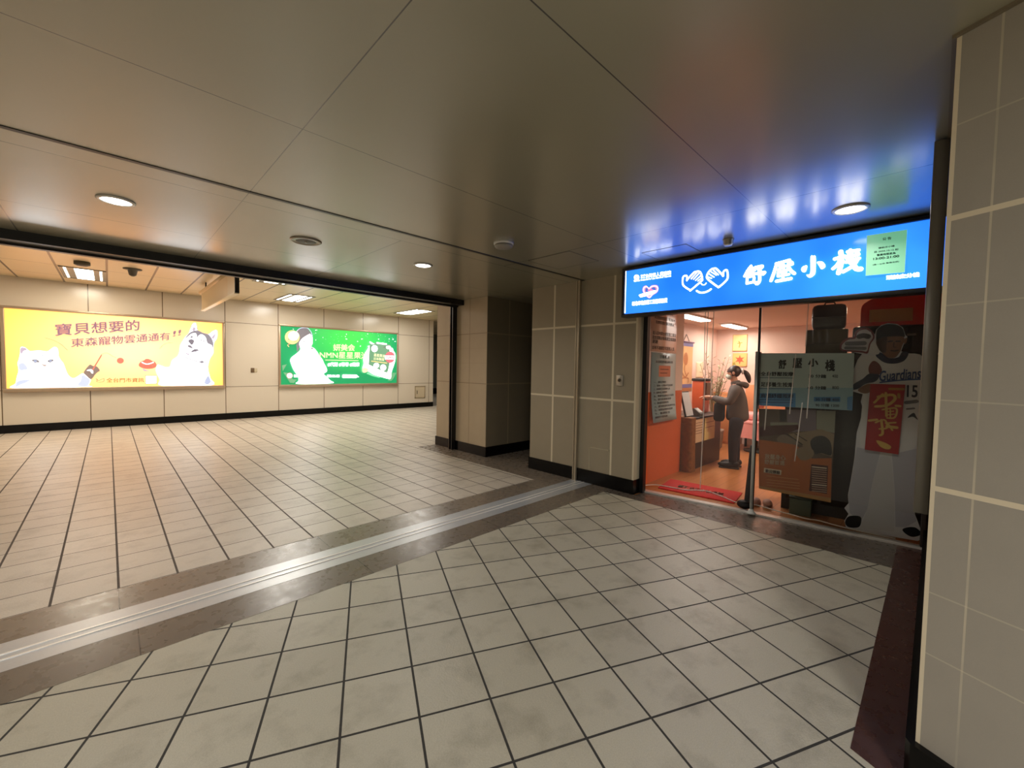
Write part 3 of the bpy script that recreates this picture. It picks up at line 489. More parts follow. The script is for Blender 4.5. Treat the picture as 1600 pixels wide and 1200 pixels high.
  ('S','white',.021,((1.251,.238),(1.304,.239),(1.306,.187))),
  ('S','white',.021,((1.259,.185),(1.308,.19))),
  ('S','white',.024,((1.314,.318),(1.373,.32),(1.346,.29))),
  ('S','white',.021,((1.335,.303),(1.359,.277))),
  ('S','white',.024,((1.316,.261),(1.39,.264),(1.38,.248))),
  ('S','white',.026,((1.349,.273),(1.354,.198),(1.337,.169),(1.324,.182))),
  ('S','white',.024,((1.479,.325),(1.536,.332),(1.576,.339))),
  ('S','white',.026,((1.484,.324),(1.467,.255),(1.445,.183))),
  ('S','white',.018,((1.508,.307),(1.507,.277))),
  ('S','white',.018,((1.509,.304),(1.535,.308),(1.533,.278))),
  ('S','white',.013,((1.509,.29),(1.53,.292))),
  ('S','white',.018,((1.5,.272),(1.538,.274),(1.533,.223))),
  ('S','white',.018,((1.5,.269),(1.495,.223))),
  ('S','white',.013,((1.503,.252),(1.532,.253))),
  ('S','white',.013,((1.504,.238),(1.53,.24))),
  ('S','white',.021,((1.547,.292),(1.6,.3))),
  ('S','white',.021,((1.572,.321),(1.571,.277),(1.549,.232))),
  ('S','white',.026,((1.573,.277),(1.591,.247),(1.617,.219))),
  ('S','white',.018,((1.588,.324),(1.6,.313))),
  ('S','white',.021,((1.498,.212),(1.578,.217))),
  ('S','white',.021,((1.535,.223),(1.536,.173))),
  ('S','white',.026,((1.489,.171),(1.594,.179))),
  ('P','white',1,((1.727,.337),(1.745,.344),(1.762,.331),(1.765,.215),(1.757,.185),(1.727,.167),(1.704,.195),(1.73,.205))),
  ('P','white',1,((1.668,.257),(1.683,.27),(1.706,.269),(1.699,.225),(1.681,.22),(1.668,.235))),
  ('P','white',1,((1.773,.287),(1.803,.288),(1.825,.263),(1.828,.239),(1.805,.225),(1.789,.253))),
  ('S','white',.032,((1.925,.343),(1.932,.261),(1.917,.177))),
  ('S','white',.026,((1.89,.293),(1.95,.303))),
  ('S','white',.024,((1.925,.282),(1.904,.24),(1.881,.218))),
  ('S','white',.021,((1.935,.275),(1.95,.258))),
  ('S','white',.024,((1.969,.335),(2.035,.335))),
  ('S','white',.021,((1.984,.347),(2.002,.299),(2.037,.302))),
  ('S','white',.021,((1.959,.296),(2.036,.305))),
  ('S','white',.024,((1.964,.255),(2.04,.272))),
  ('S','white',.034,((1.981,.322),(2,.249),(2.025,.196),(2.053,.187))),
  ('S','white',.026,((2.03,.264),(2.005,.219),(1.947,.183))),
  ('S','white',.021,((2.02,.325),(2.032,.313))),
  ('S','white',.018,((1.963,.286),(1.988,.241))),
 ],
 'paper': [
  ('P','paper',0,((2.08,.436),(2.305,.432),(2.304,.124),(2.085,.13))),
  ('T','dk',.03,'公 告',((2.173,.38),(2.221,.378),(2.172,.4))),
  ('T','dk',.03,'頭前庄小棧',((2.152,.321),(2.241,.321),(2.151,.333))),
  ('T','dk',.02,'自 2020.10.12 起',((2.13,.295),(2.263,.291),(2.13,.309))),
  ('T','dk',.03,'營業時間更為',((2.145,.268),(2.249,.266),(2.144,.283))),
  ('T','dk',.04,'13:00-21:00',((2.126,.242),(2.269,.24),(2.125,.258))),
  ('T','dk',.02,'(週一公休 敬請見諒)',((2.124,.2),(2.27,.202),(2.123,.211))),
 ],
 'standee': [
  ('P','st_white',0,((.082,1.708),(.065,1.751),(.083,1.8),(.12,1.829),(.167,1.837),(.174,1.882),(.21,1.916),(.26,1.92),(.302,1.877),(.317,1.853),(.324,1.899),(.357,1.939),(.404,1.954),(.465,1.943),(.504,1.909),(.523,1.84),(.535,1.828),(.53,1.783),(.514,1.76),(.5,1.698),(.551,1.68),(.649,1.651),(.684,1.3),(.67,.542),(.661,.404),(.644,.263),(.665,.205),(.712,.059),(.677,.018),(.279,-.015),(.183,.005),(.167,.069),(.195,.145),(.162,.194),(.191,.247),(.183,.325),(.199,.475),(.217,.681),(.224,.929),(.252,1.087),(.258,1.166),(.242,1.226),(.253,1.299),(.168,1.324),(.165,1.367),(.175,1.513),(.203,1.622),(.233,1.676),(.163,1.695))),
  ('P','st_gap',0,((.43,.758),(.391,.708),(.359,.505),(.328,.222),(.285,.031),(.521,.061),(.507,.425),(.475,.71))),
  ('P','st_shirt',1,((.239,1.658),(.293,1.664),(.355,1.658),(.41,1.611),(.47,1.606),(.526,1.674),(.646,1.644),(.653,1.41),(.652,1.004),(.571,.776),(.283,.758),(.25,1.033),(.258,1.275),(.252,1.323),(.167,1.343),(.176,1.489),(.204,1.61))),
  ('P','st_leg',0,((.23,.795),(.397,.775),(.378,.64),(.352,.46),(.328,.222),(.283,.087),(.203,.158),(.188,.314),(.206,.522))),
  ('P','st_leg',0,((.477,.765),(.642,.841),(.643,.284),(.662,.193),(.596,.124),(.527,.106),(.51,.426))),
  ('P','st_shoe',1,((.172,.059),(.196,.122),(.264,.144),(.29,.123),(.276,.04),(.2,.02))),
  ('P','st_shoe',1,((.574,.096),(.619,.129),(.664,.131),(.696,.086),(.645,.046),(.599,.06))),
  ('P','st_cap',1,((.326,1.829),(.328,1.893),(.362,1.933),(.405,1.946),(.461,1.936),(.5,1.903),(.518,1.84),(.512,1.826),(.461,1.833),(.401,1.83),(.366,1.822),(.332,1.793))),
  ('P','st_skin',1,((.328,1.793),(.366,1.824),(.401,1.83),(.461,1.833),(.512,1.826),(.515,1.783),(.503,1.738),(.492,1.692),(.46,1.64),(.408,1.646),(.367,1.693),(.339,1.74))),
  ('P','st_shade',1,((.328,1.793),(.366,1.824),(.401,1.828),(.4,1.751),(.398,1.693),(.367,1.693),(.339,1.74))),
  ('S','st_dark',.012,((.411,1.786),(.437,1.791))),
  ('S','st_dark',.012,((.463,1.787),(.488,1.788))),
  ('S','st_shade',.008,((.45,1.779),(.449,1.738),(.465,1.736))),
  ('S','st_dark',.01,((.432,1.706),(.458,1.701),(.479,1.708))),
  ('P','st_skin',1,((.517,1.806),(.533,1.817),(.53,1.777),(.516,1.76))),
  ('S','st_navy',.05,((.355,1.664),(.401,1.62),(.453,1.611),(.503,1.629),(.524,1.674))),
  ('P','st_glove',1,((.284,1.551),(.313,1.611),(.354,1.587),(.378,1.529),(.362,1.487),(.3,1.48))),
  ('P','st_navy',1,((.167,1.343),(.184,1.392),(.247,1.443),(.291,1.492),(.362,1.482),(.338,1.422),(.267,1.395),(.214,1.345))),
  ('P','st_skin',1,((.215,1.333),(.259,1.383),(.303,1.397),(.315,1.338),(.271,1.306))),
  ('T','st_blue',.03,'Guardians',((.363,1.423),(.633,1.46),(.365,1.517))),
  ('S','st_blue',.012,((.37,1.414),(.494,1.437),(.632,1.452))),
  ('T','st_navy',.03,'15',((.554,1.292),(.62,1.292),(.552,1.395))),
  ('P','st_dark',1,((.566,1.104),(.581,1.134),(.605,1.153),(.619,1.126),(.632,1.093),(.599,1.118))),
  ('S','st_grey',.03,((.552,1.241),(.617,1.256))),
  ('S','st_grey',.015,((.559,1.184),(.604,1.193))),
  ('P','st_maroon',1,((.082,1.708),(.065,1.751),(.083,1.8),(.12,1.829),(.167,1.837),(.174,1.882),(.21,1.916),(.26,1.92),(.302,1.877),(.315,1.823),(.289,1.765),(.274,1.682),(.228,1.688),(.163,1.695))),
  ('P','st_fan',1,((.091,1.72),(.08,1.751),(.098,1.787),(.13,1.811),(.181,1.821),(.189,1.869),(.215,1.896),(.256,1.902),(.292,1.865),(.303,1.824),(.279,1.771),(.266,1.7),(.227,1.706),(.162,1.712))),
  ('S','st_dark',.045,((.208,1.839),(.236,1.847),(.268,1.837))),
  ('S','st_grey',.04,((.122,1.774),(.243,1.775))),
  ('S','st_grey',.03,((.114,1.734),(.249,1.728))),
  ('P','st_shirt',1,((.283,1.688),(.289,1.753),(.315,1.788),(.354,1.693),(.333,1.67))),
 ],
 'banner': [
  ('P','bn_red',0,((.303,1.399),(.538,1.401),(.518,.771),(.287,.783))),
  ('S','bn_gold',.018,((.391,1.307),(.337,1.227))),
  ('S','bn_gold',.022,((.361,1.282),(.456,1.305),(.474,1.265),(.425,1.209),(.347,1.192))),
  ('S','bn_gold',.018,((.412,1.32),(.425,1.11))),
  ('S','bn_gold',.014,((.396,1.166),(.486,1.185),(.481,1.103),(.43,1.093))),
  ('S','bn_gold',.01,((.427,1.151),(.47,1.158))),
  ('S','bn_gold',.01,((.437,1.123),(.476,1.132))),
  ('S','bn_gold',.01,((.448,1.17),(.451,1.101))),
  ('S','bn_gold',.02,((.485,1.208),(.511,1.207))),
  ('S','bn_gold',.02,((.307,1.058),(.361,1.071))),
  ('S','bn_gold',.014,((.353,1.044),(.413,1.074),(.433,1.005),(.382,.988))),
  ('S','bn_gold',.018,((.391,1.072),(.405,.955),(.388,.93))),
  ('S','bn_gold',.014,((.423,1.045),(.487,1.057))),
  ('S','bn_gold',.025,((.433,1.017),(.497,1.012))),
  ('S','bn_gold',.014,((.441,1.035),(.469,.986))),
  ('P','bn_gold',1,((.364,.879),(.413,.871),(.466,.839),(.45,.808),(.397,.824))),
  ('S','bn_gold2',.02,((.436,1.358),(.525,1.36))),
  ('S','bn_gold2',.02,((.498,1.313),(.501,1.284))),
 ],
 'price': [
  ('P','pb_top',0,((-.017,1.687),(.766,1.682),(.773,1.143),(.015,1.137))),
  ('P','pb_mid',0,((.005,1.323),(.772,1.358),(.773,1.143),(.015,1.137))),
  ('P','pb_blue',0,((.008,1.266),(.325,1.283),(.33,1.142),(.015,1.137))),
  ('P','pb_blue',0,((.476,1.254),(.68,1.266),(.681,1.219),(.478,1.21))),
  ('P','pb_blue2',0,((.731,1.266),(.771,1.281),(.773,1.143),(.735,1.15))),
  ('T','dk',.05,'舒',((.171,1.527),(.235,1.531),(.171,1.614))),
  ('T','dk',.05,'壓',((.293,1.539),(.366,1.54),(.292,1.632))),
  ('T','dk',.05,'小',((.421,1.554),(.497,1.555),(.418,1.628))),
  ('T','dk',.05,'棧',((.557,1.513),(.627,1.515),(.553,1.615))),
  ('T','dk',.03,'全身舒壓按摩',((.017,1.449),(.302,1.453),(.015,1.492))),
  ('T','dk',.03,'30 分鐘',((.425,1.443),(.565,1.442),(.424,1.477))),
  ('T','dk',.02,'400',((.612,1.449),(.655,1.448),(.61,1.478))),
  ('T','dk',.03,'足部養生按摩',((.021,1.338),(.306,1.342),(.019,1.385))),
  ('T','dk',.03,'60 分鐘',((.424,1.329),(.569,1.33),(.423,1.362))),
  ('T','dk',.02,'800',((.616,1.338),(.665,1.338),(.615,1.367))),
  ('T','dkblue',.03,'肩頸紓緩按摩',((.025,1.217),(.31,1.23),(.023,1.263))),
  ('T','dkblue',.03,'30 分鐘 400',((.491,1.215),(.672,1.223),(.49,1.248))),
  ('T','dk',.02,'90 分鐘 1200',((.493,1.161),(.674,1.168),(.492,1.191))),
  ('S','dkblue',.006,((.005,1.431),(.297,1.434))),
  ('S','dkblue',.006,((.009,1.318),(.301,1.326))),
  ('S','dkblue',.006,((.013,1.198),(.305,1.211))),
  ('S','dkblue',.006,((.014,1.173),(.306,1.187))),
 ],
 'poster': [
  ('P','po_wall',0,((-.015,1.099),(.629,1.126),(.627,.229),(.017,.247))),
  ('P','po_lilac',0,((.235,1.109),(.475,1.123),(.483,.921),(.251,.876))),
  ('P','po_light',0,((.482,1.119),(.629,1.124),(.629,.91),(.486,.934))),
  ('P','po_dark',0,((.172,1.104),(.231,1.108),(.236,.987),(.177,.981))),
  ('P','po_maroon',0,((-.004,.906),(.106,.927),(.333,.96),(.349,.924),(.229,.855),(-0,.799))),
  ('P','po_light',0,((.093,.964),(.332,.983),(.336,.964),(.098,.931))),
  ('P','po_sheet',0,((.26,.859),(.525,.939),(.629,.901),(.617,.678),(.417,.721))),
  ('S','po_dark',.012,((.244,.857),(.308,.813),(.378,.766))),
  ('S','po_dark',.008,((.313,.869),(.414,.808))),
  ('P','po_hair',1,((.453,.744),(.443,.807),(.478,.857),(.542,.873),(.593,.835),(.613,.766),(.609,.69),(.534,.702),(.484,.685))),
  ('P','po_grey',1,((.159,.799),(.205,.848),(.269,.832),(.355,.768),(.248,.754),(.177,.764))),
  ('P','po_orange',0,((.001,.77),(.177,.764),(.325,.755),(.464,.637),(.617,.665),(.626,.251),(.017,.255))),
  ('P','po_sheet',1,((.327,.699),(.379,.743),(.453,.735),(.477,.693),(.45,.634),(.384,.606),(.345,.637))),
  ('P','po_tan',0,((.016,.275),(.626,.273),(.627,.229),(.017,.247))),
  ('P','po_maroon',0,((.459,.581),(.592,.585),(.594,.307),(.451,.309))),
  ('S','po_text',.01,((.468,.555),(.579,.559))),
  ('S','po_text2',.01,((.468,.533),(.58,.538))),
  ('S','po_text2',.01,((.469,.512),(.581,.516))),
  ('S','po_text2',.01,((.47,.49),(.582,.495))),
  ('S','po_text2',.01,((.471,.468),(.582,.474))),
  ('S','po_text2',.01,((.472,.446),(.583,.452))),
  ('S','po_text2',.01,((.473,.424),(.584,.431))),
  ('S','po_text2',.01,((.473,.403),(.585,.409))),
  ('S','po_text',.01,((.474,.381),(.586,.388))),
  ('S','po_text2',.01,((.475,.359),(.587,.366))),
  ('S','po_text2',.01,((.476,.337),(.587,.345))),
  ('S','po_text2',.01,((.477,.315),(.588,.324))),
  ('T','po_text',.03,'放鬆身心',((.062,.575),(.243,.584),(.06,.628))),
  ('T','po_text',.03,'舒壓首選',((.06,.521),(.237,.531),(.058,.569))),
  ('P','po_text',0,((.057,.477),(.213,.477),(.211,.427),(.055,.428))),
  ('T','po_maroon',.03,'歡迎體驗',((.071,.431),(.201,.433),(.07,.465))),
  ('S','po_line',.006,((.085,.395),(.361,.407))),
  ('S','po_line',.006,((.086,.356),(.37,.372))),
  ('S','po_line',.006,((.087,.327),(.371,.344))),
  ('S','po_line',.006,((.088,.299),(.372,.316))),
 ],
}
# ------------------------------------------------------------------ materials of the shell
def tile_floor(name, ang, u0, v0, p, wu, wv, col, dark, grout):
    t = NT(name); t.pos()
    rot = t.n('ShaderNodeVectorRotate', rotation_type='Z_AXIS'); t.l(t._pos, rot.inputs['Vector'])
    rot.inputs['Angle'].default_value = -ang
    s = t.n('ShaderNodeSeparateXYZ'); t.l(rot.outputs[0], s.inputs[0]); u, v = s.outputs[0], s.outputs[1]
    g = t.math('MAXIMUM', t.grid(u, u0, p, wu), t.grid(v, v0, p, wv))
    cu = t.math('FLOOR', t.math('DIVIDE', t.math('SUBTRACT', u, u0), p)); cv = t.math('FLOOR', t.math('DIVIDE', t.math('SUBTRACT', v, v0), p))
    cb = t.n('ShaderNodeCombineXYZ'); t.l(cu, cb.inputs[0]); t.l(cv, cb.inputs[1])
    wn = t.n('ShaderNodeTexWhiteNoise'); t.l(cb.outputs[0], wn.inputs['Vector'])
    stain = t.ramp(t.noise(4.5, 4, .6), .50, .72)
    fine = t.ramp(t.noise(190, 3, .6), .3, .7)
    f = t.math('ADD', t.math('MULTIPLY', stain, .45), t.math('MULTIPLY', wn.outputs['Value'], .22))
    f = t.math('ADD', f, t.math('MULTIPLY', fine, .30))
    t.base(t.mix(g, t.mix(f, rgb(col), rgb(dark)), rgb(grout)))
    t.rough(t.math('ADD', t.math('MULTIPLY', g, .4), t.ramp(t.noise(60), .3, .7, .30, .46)))
    t.b.inputs['Specular IOR Level'].default_value = .5
    t.bump(t.math('SUBTRACT', t.math('MULTIPLY', t.noise(110, 4, .6), .9), g), .5, .003)
    return t.m
m_floor = tile_floor('near_floor_tile', math.radians(65.07), 1.4185, -.845, .3145, .0105, .0105, '#c4beab', '#928b79', '#34322e')
m_hall = tile_floor('hall_floor_tile', 0, .0245, 3.70, .3045, .013, .008, '#c8beaf', '#a2978a', '#4c423a')
def granite(name, a, b, joints_x=None):
    t = NT(name); nz = t.noise(260, 3, .5); n2 = t.noise(110, 3)
    f = t.math('ADD', t.math('MULTIPLY', t.ramp(nz, .2, .8), .4), t.math('MULTIPLY', n2, .4))
    c = t.mix(f, rgb(a), rgb(b))
    if joints_x: c = t.mix(t.grid(t.pos()[0], joints_x[0], joints_x[1], .006), c, rgb('#2c2622'))
    t.base(c); t.rough(t.ramp(t.noise(14), .3, .7, .24, .34)); t.b.inputs['Specular IOR Level'].default_value = .55
    t.bump(t.noise(25, 4), .05); return t.m
m_gran1 = granite('brown_granite', '#5f554a', '#7c7165', (.094, 1.25))
m_gran2 = granite('brown_granite_far', '#685d51', '#85796c', (.024, 1.25))
m_gran3 = granite('brown_granite_shopfront', '#534a41', '#6d6258')
m_gran4 = granite('dark_red_granite', '#3a221b', '#5a392f')
m_black = pm('black_stone_base', '#080707', .22, spec=.22)
m_steel = pm('brushed_steel', '#a09a90', .32, 1.0, var=.06, vscale=200)
m_dsteel = pm('dark_steel', '#4b443c', .35, 1.0)
m_blackmetal = pm('black_metal', '#0c0b0b', .4, .0, .5)

def panel_wall(name, panel, joint, yl=(), zl=(), wy=.028, wz=.026, fine_z=(), rough=.55, axis=1, s_expr=None, dark=None, bump=.12):
    t = NT(name); P = t.pos(); c = P[axis] if s_expr is None else s_expr(t)
    j = None
    for q in (t.lines(c, yl, wy) if yl else None, t.lines(P[2], zl, wz) if zl else None):
        if q is not None: j = q if j is None else t.math('MAXIMUM', j, q)
    nz = t.noise(7, 3); f = t.noise(260, 2)
    d = tuple(x*.86 for x in rgb(panel)[:3])+(1,)
    col = t.mix(t.math('ADD', t.math('MULTIPLY', nz, .6), t.math('MULTIPLY', f, .4)), d, rgb(panel))
    if s_expr: col = t.mix(t.math('MULTIPLY', t.lines(c, (.109, .44), .006), t.ramp(t.noise(2.2), .35, .65, .1, .6)), col, rgb(joint))
    if fine_z: col = t.mix(t.math('MULTIPLY', t.lines(P[2], fine_z, .005), .3), col, rgb(dark or joint))
    if j is not None: col = t.mix(j, col, rgb(joint))
    t.base(col); t.rough(rough); t.b.inputs['Specular IOR Level'].default_value = .35
    t.bump(t.noise(320, 2), bump, .002); return t.m
m_shopwall = panel_wall('grey_wall_panel', '#998e78', '#cdc1a5', (3.757, 2.80, 2.487), (2.052, 1.107))
CX, CY, TH = 2.07, 0.0, math.radians(65.07)
def s_col(t):
    P = t.pos()
    return t.math('ADD', t.math('MULTIPLY', t.math('SUBTRACT', P[0], CX), -math.cos(TH)), t.math('MULTIPLY', t.math('SUBTRACT', P[1], CY), -math.sin(TH)))
m_column = panel_wall('grey_column_panel', '#9b958a', '#cfc3aa', (.006,), (2.03, 1.10), wy=.014, wz=.018, s_expr=s_col, fine_z=(1.41, 1.735, .73, .51, 2.34))
m_colseam = m_column
m_pillar = panel_wall('warm_pillar_panel', '#b6a58a', '#80705a', (5.62, 5.16), (2.05, 1.21), wy=.010, wz=.010, fine_z=(1.55, 1.8), dark='#8a7a63')
m_pillarend_shaded = panel_wall('warm_pillar_end_shaded', '#7d725d', '#94876a', (4.95,), (2.05, 1.21), wy=.02, wz=.018, axis=0)  # same pillar tile, with the shade of this face put into the colour
def enamel(name, col, xs, zs, joint, warm=None):
    t = NT(name); P = t.pos()
    j = t.math('MAXIMUM', t.lines(P[0], xs, .016), t.lines(P[2], zs, .012))
    t.base(t.mix(j, rgb(col), rgb(joint))); t.rough(.22); t.b.inputs['Specular IOR Level'].default_value = .5
    t.bump(t.math('ADD', t.math('MULTIPLY', j, -1), t.math('MULTIPLY', t.noise(2), .4)), .12, .004); return t.m
m_far = enamel('cream_enamel_panel', '#dcd0be', [-1.52-1.235*k for k in range(5, 0, -1)]+[-1.52, -.29, .945, 2.18, 3.42, 4.655, 5.87, 7.12, 8.35], (.855, 2.535), '#6a573f')
def ceil_near():
    t = NT('bronze_ceiling_panel'); P = t.pos()
    far = t.math('GREATER_THAN', P[1], 3.49)
    j = t.lines(P[0], (.70,), .005)
    j = t.math('MAXIMUM', j, t.math('MULTIPLY', far, t.lines(P[0], (-1.82, -.56, 1.95, -3.08), .010)))
    j = t.math('MAXIMUM', j, t.math('MULTIPLY', t.math('SUBTRACT', 1, far), t.lines(P[0], (3.24, -1.84), .009)))
    j = t.math('MAXIMUM', t.math('MAXIMUM', j, t.lines(P[1], (.932, 2.213, -.35, -1.63), .0055)), t.lines(P[1], (3.492, 4.77), .009))
    nz = t.noise(1.3, 3); t.base(t.mix(j, t.mix(nz, rgb('#88836e'), rgb('#938e79')), rgb('#2b251c')))
    t.rough(.4); t.b.inputs['Coat Weight'].default_value = 1.0; t.b.inputs['Coat IOR'].default_value = 2.0
    t.l(t.ramp(t.noise(3), .3, .7, .19, .23), t.b.inputs['Coat Roughness'])
    t.bump(t.math('ADD', t.math('MULTIPLY', t.noise(1.1, 2), .8), t.math('MULTIPLY', t.noise(500, 1), .02)), .06, .01); return t.m
m_ceil = ceil_near()
def ceil_hall():
    t = NT('hall_ceiling_panel'); P = t.pos()
    j = t.math('MAXIMUM', t.grid(P[0], .01, .64, .03), t.grid(P[1], 10.70, 1.28, .014))
    t.base(t.mix(j, rgb('#dcc9a4'), rgb('#5b4a35'))); t.rough(.35); t.bump(t.noise(300), .04); return t.m
m_hceil = ceil_hall()
def wood_floor():
    t = NT('orange_wood_floor'); P = t.pos()
    cb = t.n('ShaderNodeCombineXYZ'); t.l(t.math('MULTIPLY', P[0], .12), cb.inputs[0]); t.l(P[1], cb.inputs[1])
    nz = t.noise(26, 4, .6, vec=cb.outputs[0]); j = t.grid(P[1], 0, .12, .004)
    t.base(t.mix(j, t.mix(nz, rgb('#a5683a'), rgb('#c98a55')), rgb('#7d4a28'))); t.rough(.28); return t.m
m_wood = wood_floor()
def two_tone():
    t = NT('orange_and_white_wall'); P = t.pos()
    t.base(t.mix(t.math('GREATER_THAN', P[2], 1.20), rgb('#e0713f'), rgb('#ecdfd8'))); t.rough(.5); return t.m
m_twotone = two_tone()
m_peach = pm('peach_wall', '#dfc0b0', .7, var=.03, vscale=3)
m_white = pm('white_paint', '#e8e2da', .5)

# ------------------------------------------------------------------ setting: floors
def slab(name, poly, z0, z1, m): return struct(MB().prism(poly, z0, z1, m), name)
G0 = Vector((4.68, 2.44, 0)); GD = (Vector((4.97, .02, 0))-G0).normalized(); GN = Vector((-GD.y, GD.x, 0))
def G(s, z, o=0.):                       # shop front: s along the glass, z up, o into the shop
    p = G0+GD*s+GN*o; return (p.x, p.y, z)
def Gfr(s, o, z): return G(s, z, o)
def g2(s, o): p = G0+GD*s+GN*o; return (p.x, p.y)
B = (math.cos(TH), math.sin(TH))
slab('floor_concourse', [(-9, -7), (4.3, -7), (4.3, 2.77), (-9, 2.77)], -.1, 0, m_floor)
slab('floor_hall', [(-9, 3.69), (4.05, 3.69), (4.05, 6.62), (16, 6.62), (16, 19), (-9, 19)], -.1, 0, m_hall)
slab('floor_shop', [g2(0, .05), g2(2.5, .05), (4.99, -2), (9.6, -2), (9.6, 3.6), (4.7, 3.6)], -.1, 0, m_wood)
slab('trim_granite_near_track', [(-9, 2.77), (4.47, 2.77), (4.47, 3.06), (-9, 3.06)], -.1, .001, m_gran1)
slab('trim_granite_far_track', [(-9, 3.37), (4.47, 3.37), (4.47, 3.69), (-9, 3.69)], -.1, .001, m_gran2)
slab('trim_granite_hall_edge', [(4.05, 3.69), (5.6, 3.69), (5.6, 6.62), (4.05, 6.62)], -.1, .001, m_gran2)
slab('trim_granite_shopfront', [(4.3, .18), (4.3, 2.77), (4.47, 2.77), (4.47, 2.44), g2(0, -.03), g2(2.44, -.03), (4.97, .18)], -.1, .001, m_gran3)
slab('trim_granite_column', [(2.098, .18), (4.97, .18), (4.97, 0), (2.07, 0), (2.07-2*B[0], -2*B[1]), (2.098-2*B[0]-.0, .18-2*B[1])], -.1, .002, m_gran4)
# the steel floor track with its two grooves
tr = MB()
m_track = pm('track_steel', '#bfc2c5', .34, .45, var=.06, vscale=60)
m_groove = pm('track_rib', '#f2efe8', .3, .3)
for a, b, z, m in ((3.06, 3.175, .002, m_track), (3.187, 3.235, .002, m_track), (3.247, 3.37, .002, m_track)):
    tr.box((-9, a, -.1), (4.47, b, z), m)
for a, b in ((3.175, 3.187), (3.235, 3.247)): tr.box((-9, a, -.1), (4.47, b, .006), m_groove)
struct(tr, 'trim_floor_track')
# ------------------------------------------------------------------ setting: ceilings
slab('ceiling', [(-9, -7), (5.6, -7), (5.6, 6.02), (-9, 6.02)], H, H+.1, m_ceil)
slab('ceiling_hall', [(-9, 6.02), (16, 6.02), (16, 19), (-9, 19)], HH, HH+.1, m_hceil)
sl = MB(); sl.box((-9, 3.255, H-.004), (4.47, 3.29, H+.01), m_blackmetal); struct(sl, 'trim_ceiling_slot')
# the black beam at the edge of the low ceiling, with its lip
bm_ = MB(); bm_.box((-9, 5.79, 2.555), (4.45, 5.96, H), m_blackmetal).box((-9, 5.96, 2.535), (4.45, 6.03, H+.0), m_blackmetal)
bm_.box((-9, 6.021, H), (5.6, 6.05, HH), m_blackmetal); bm_.box((-9, 5.945, 2.548), (4.43, 5.957, 2.56), m_dsteel)
struct(bm_, 'trim_black_beam')
# ------------------------------------------------------------------ setting: walls
wf = MB().box((-9, 12.9, 0), (8.53, 13.2, HH), m_far); struct(wf, 'wall_far')
struct(MB().box((-9, 12.885, 0), (8.53, 12.9, .165), m_black), 'baseboard_far')
m_dim = pm('dim_corridor_wall', '#6f736b', .5)
struct(MB().box((5, 18.6, 0), (16, 18.9, HH), m_dim).box((15.7, 6.6, 0), (16, 18.6, HH), m_dim), 'wall_corridor')
struct(MB().box((5, 18.57, 0), (15.7, 18.6, .3), m_black), 'baseboard_corridor')
struct(MB().box((-9.3, -7.3, 0), (-9, 19, HH), pm('left_end_wall', '#b5a890', .5)), 'wall_left')
struct(MB().box((-9, -7.3, 0), (5, -7, HH), pm('back_end_wall', '#a89f8e', .5)), 'wall_back')
# wall between the track and the shop
struct(MB().box((4.47, 2.478, 0), (4.66, 4.18, H), m_shopwall), 'wall_shop')
struct(MB().box((4.452, 2.47, 0), (4.66, 4.19, .17), m_black), 'baseboard_shop')
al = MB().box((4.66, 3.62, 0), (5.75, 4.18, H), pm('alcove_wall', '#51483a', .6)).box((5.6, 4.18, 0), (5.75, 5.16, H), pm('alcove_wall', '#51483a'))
struct(al, 'wall_alcove')
d = MB().box((5.55, 4.22, 0), (5.598, 5.05, 2.08), pm('dark_door_leaf', '#17130f', .45)).box((5.53, 4.18, 0), (5.598, 4.22, 2.14), m_blackmetal).box((5.53, 5.05, 0), (5.598, 5.09, 2.14), m_blackmetal).box((5.53, 4.18, 2.08), (5.598, 5.09, 2.14), m_blackmetal)
d_o = struct(d, 'door_1')
hd = MB().box((5.515, 4.30, 1.0), (5.55, 4.33, 1.12), m_dsteel); hd.build('door_handle', d_o)
pl = MB().box((4.45, 5.17, 0), (5.75, 6.6, H), m_pillar); pl.box((4.452, 5.16, 0), (5.75, 5.17, H), m_pillarend_shaded)
pl.box((4.455, 6.03, H), (5.75, 6.6, HH), m_pillar); struct(pl, 'wall_pillar')
struct(MB().box((4.432, 5.142, 0), (5.53, 6.612, .165), m_black), 'baseboard_pillar')
struct(MB().box((5.75, 6.4, 0), (15.7, 6.6, HH), m_far), 'wall_hall_side')
# grey column at the right
cpts = [(CX, CY), (4.97, 0), (4.97, -1.6), (CX-3*B[0], CY-3*B[1])]
struct(MB().prism(cpts, 0, H, m_column), 'wall_column')
nx, ny = -B[1]*.03, B[0]*.03
struct(MB().prism([(CX-.004, CY+.026), (4.95, .026), (4.95, -.2), (CX-3*B[0]+nx, CY-3*B[1]+ny), (CX+nx, CY+ny)], 0, .172, m_black), 'baseboard_column')
m_ctrim = pm('column_trim', '#6e6351', .5)
ct = MB(); ct.box((2.06, -.0, H-.012), (2.9, .012, H), m_ctrim)
ct.prism([(2.06, .012), (2.075, .0), (2.075-2.9*B[0], -2.9*B[1]), (2.06-2.9*B[0], .012-2.9*B[1])], H-.010, H, m_ctrim)
struct(ct, 'trim_column_top')
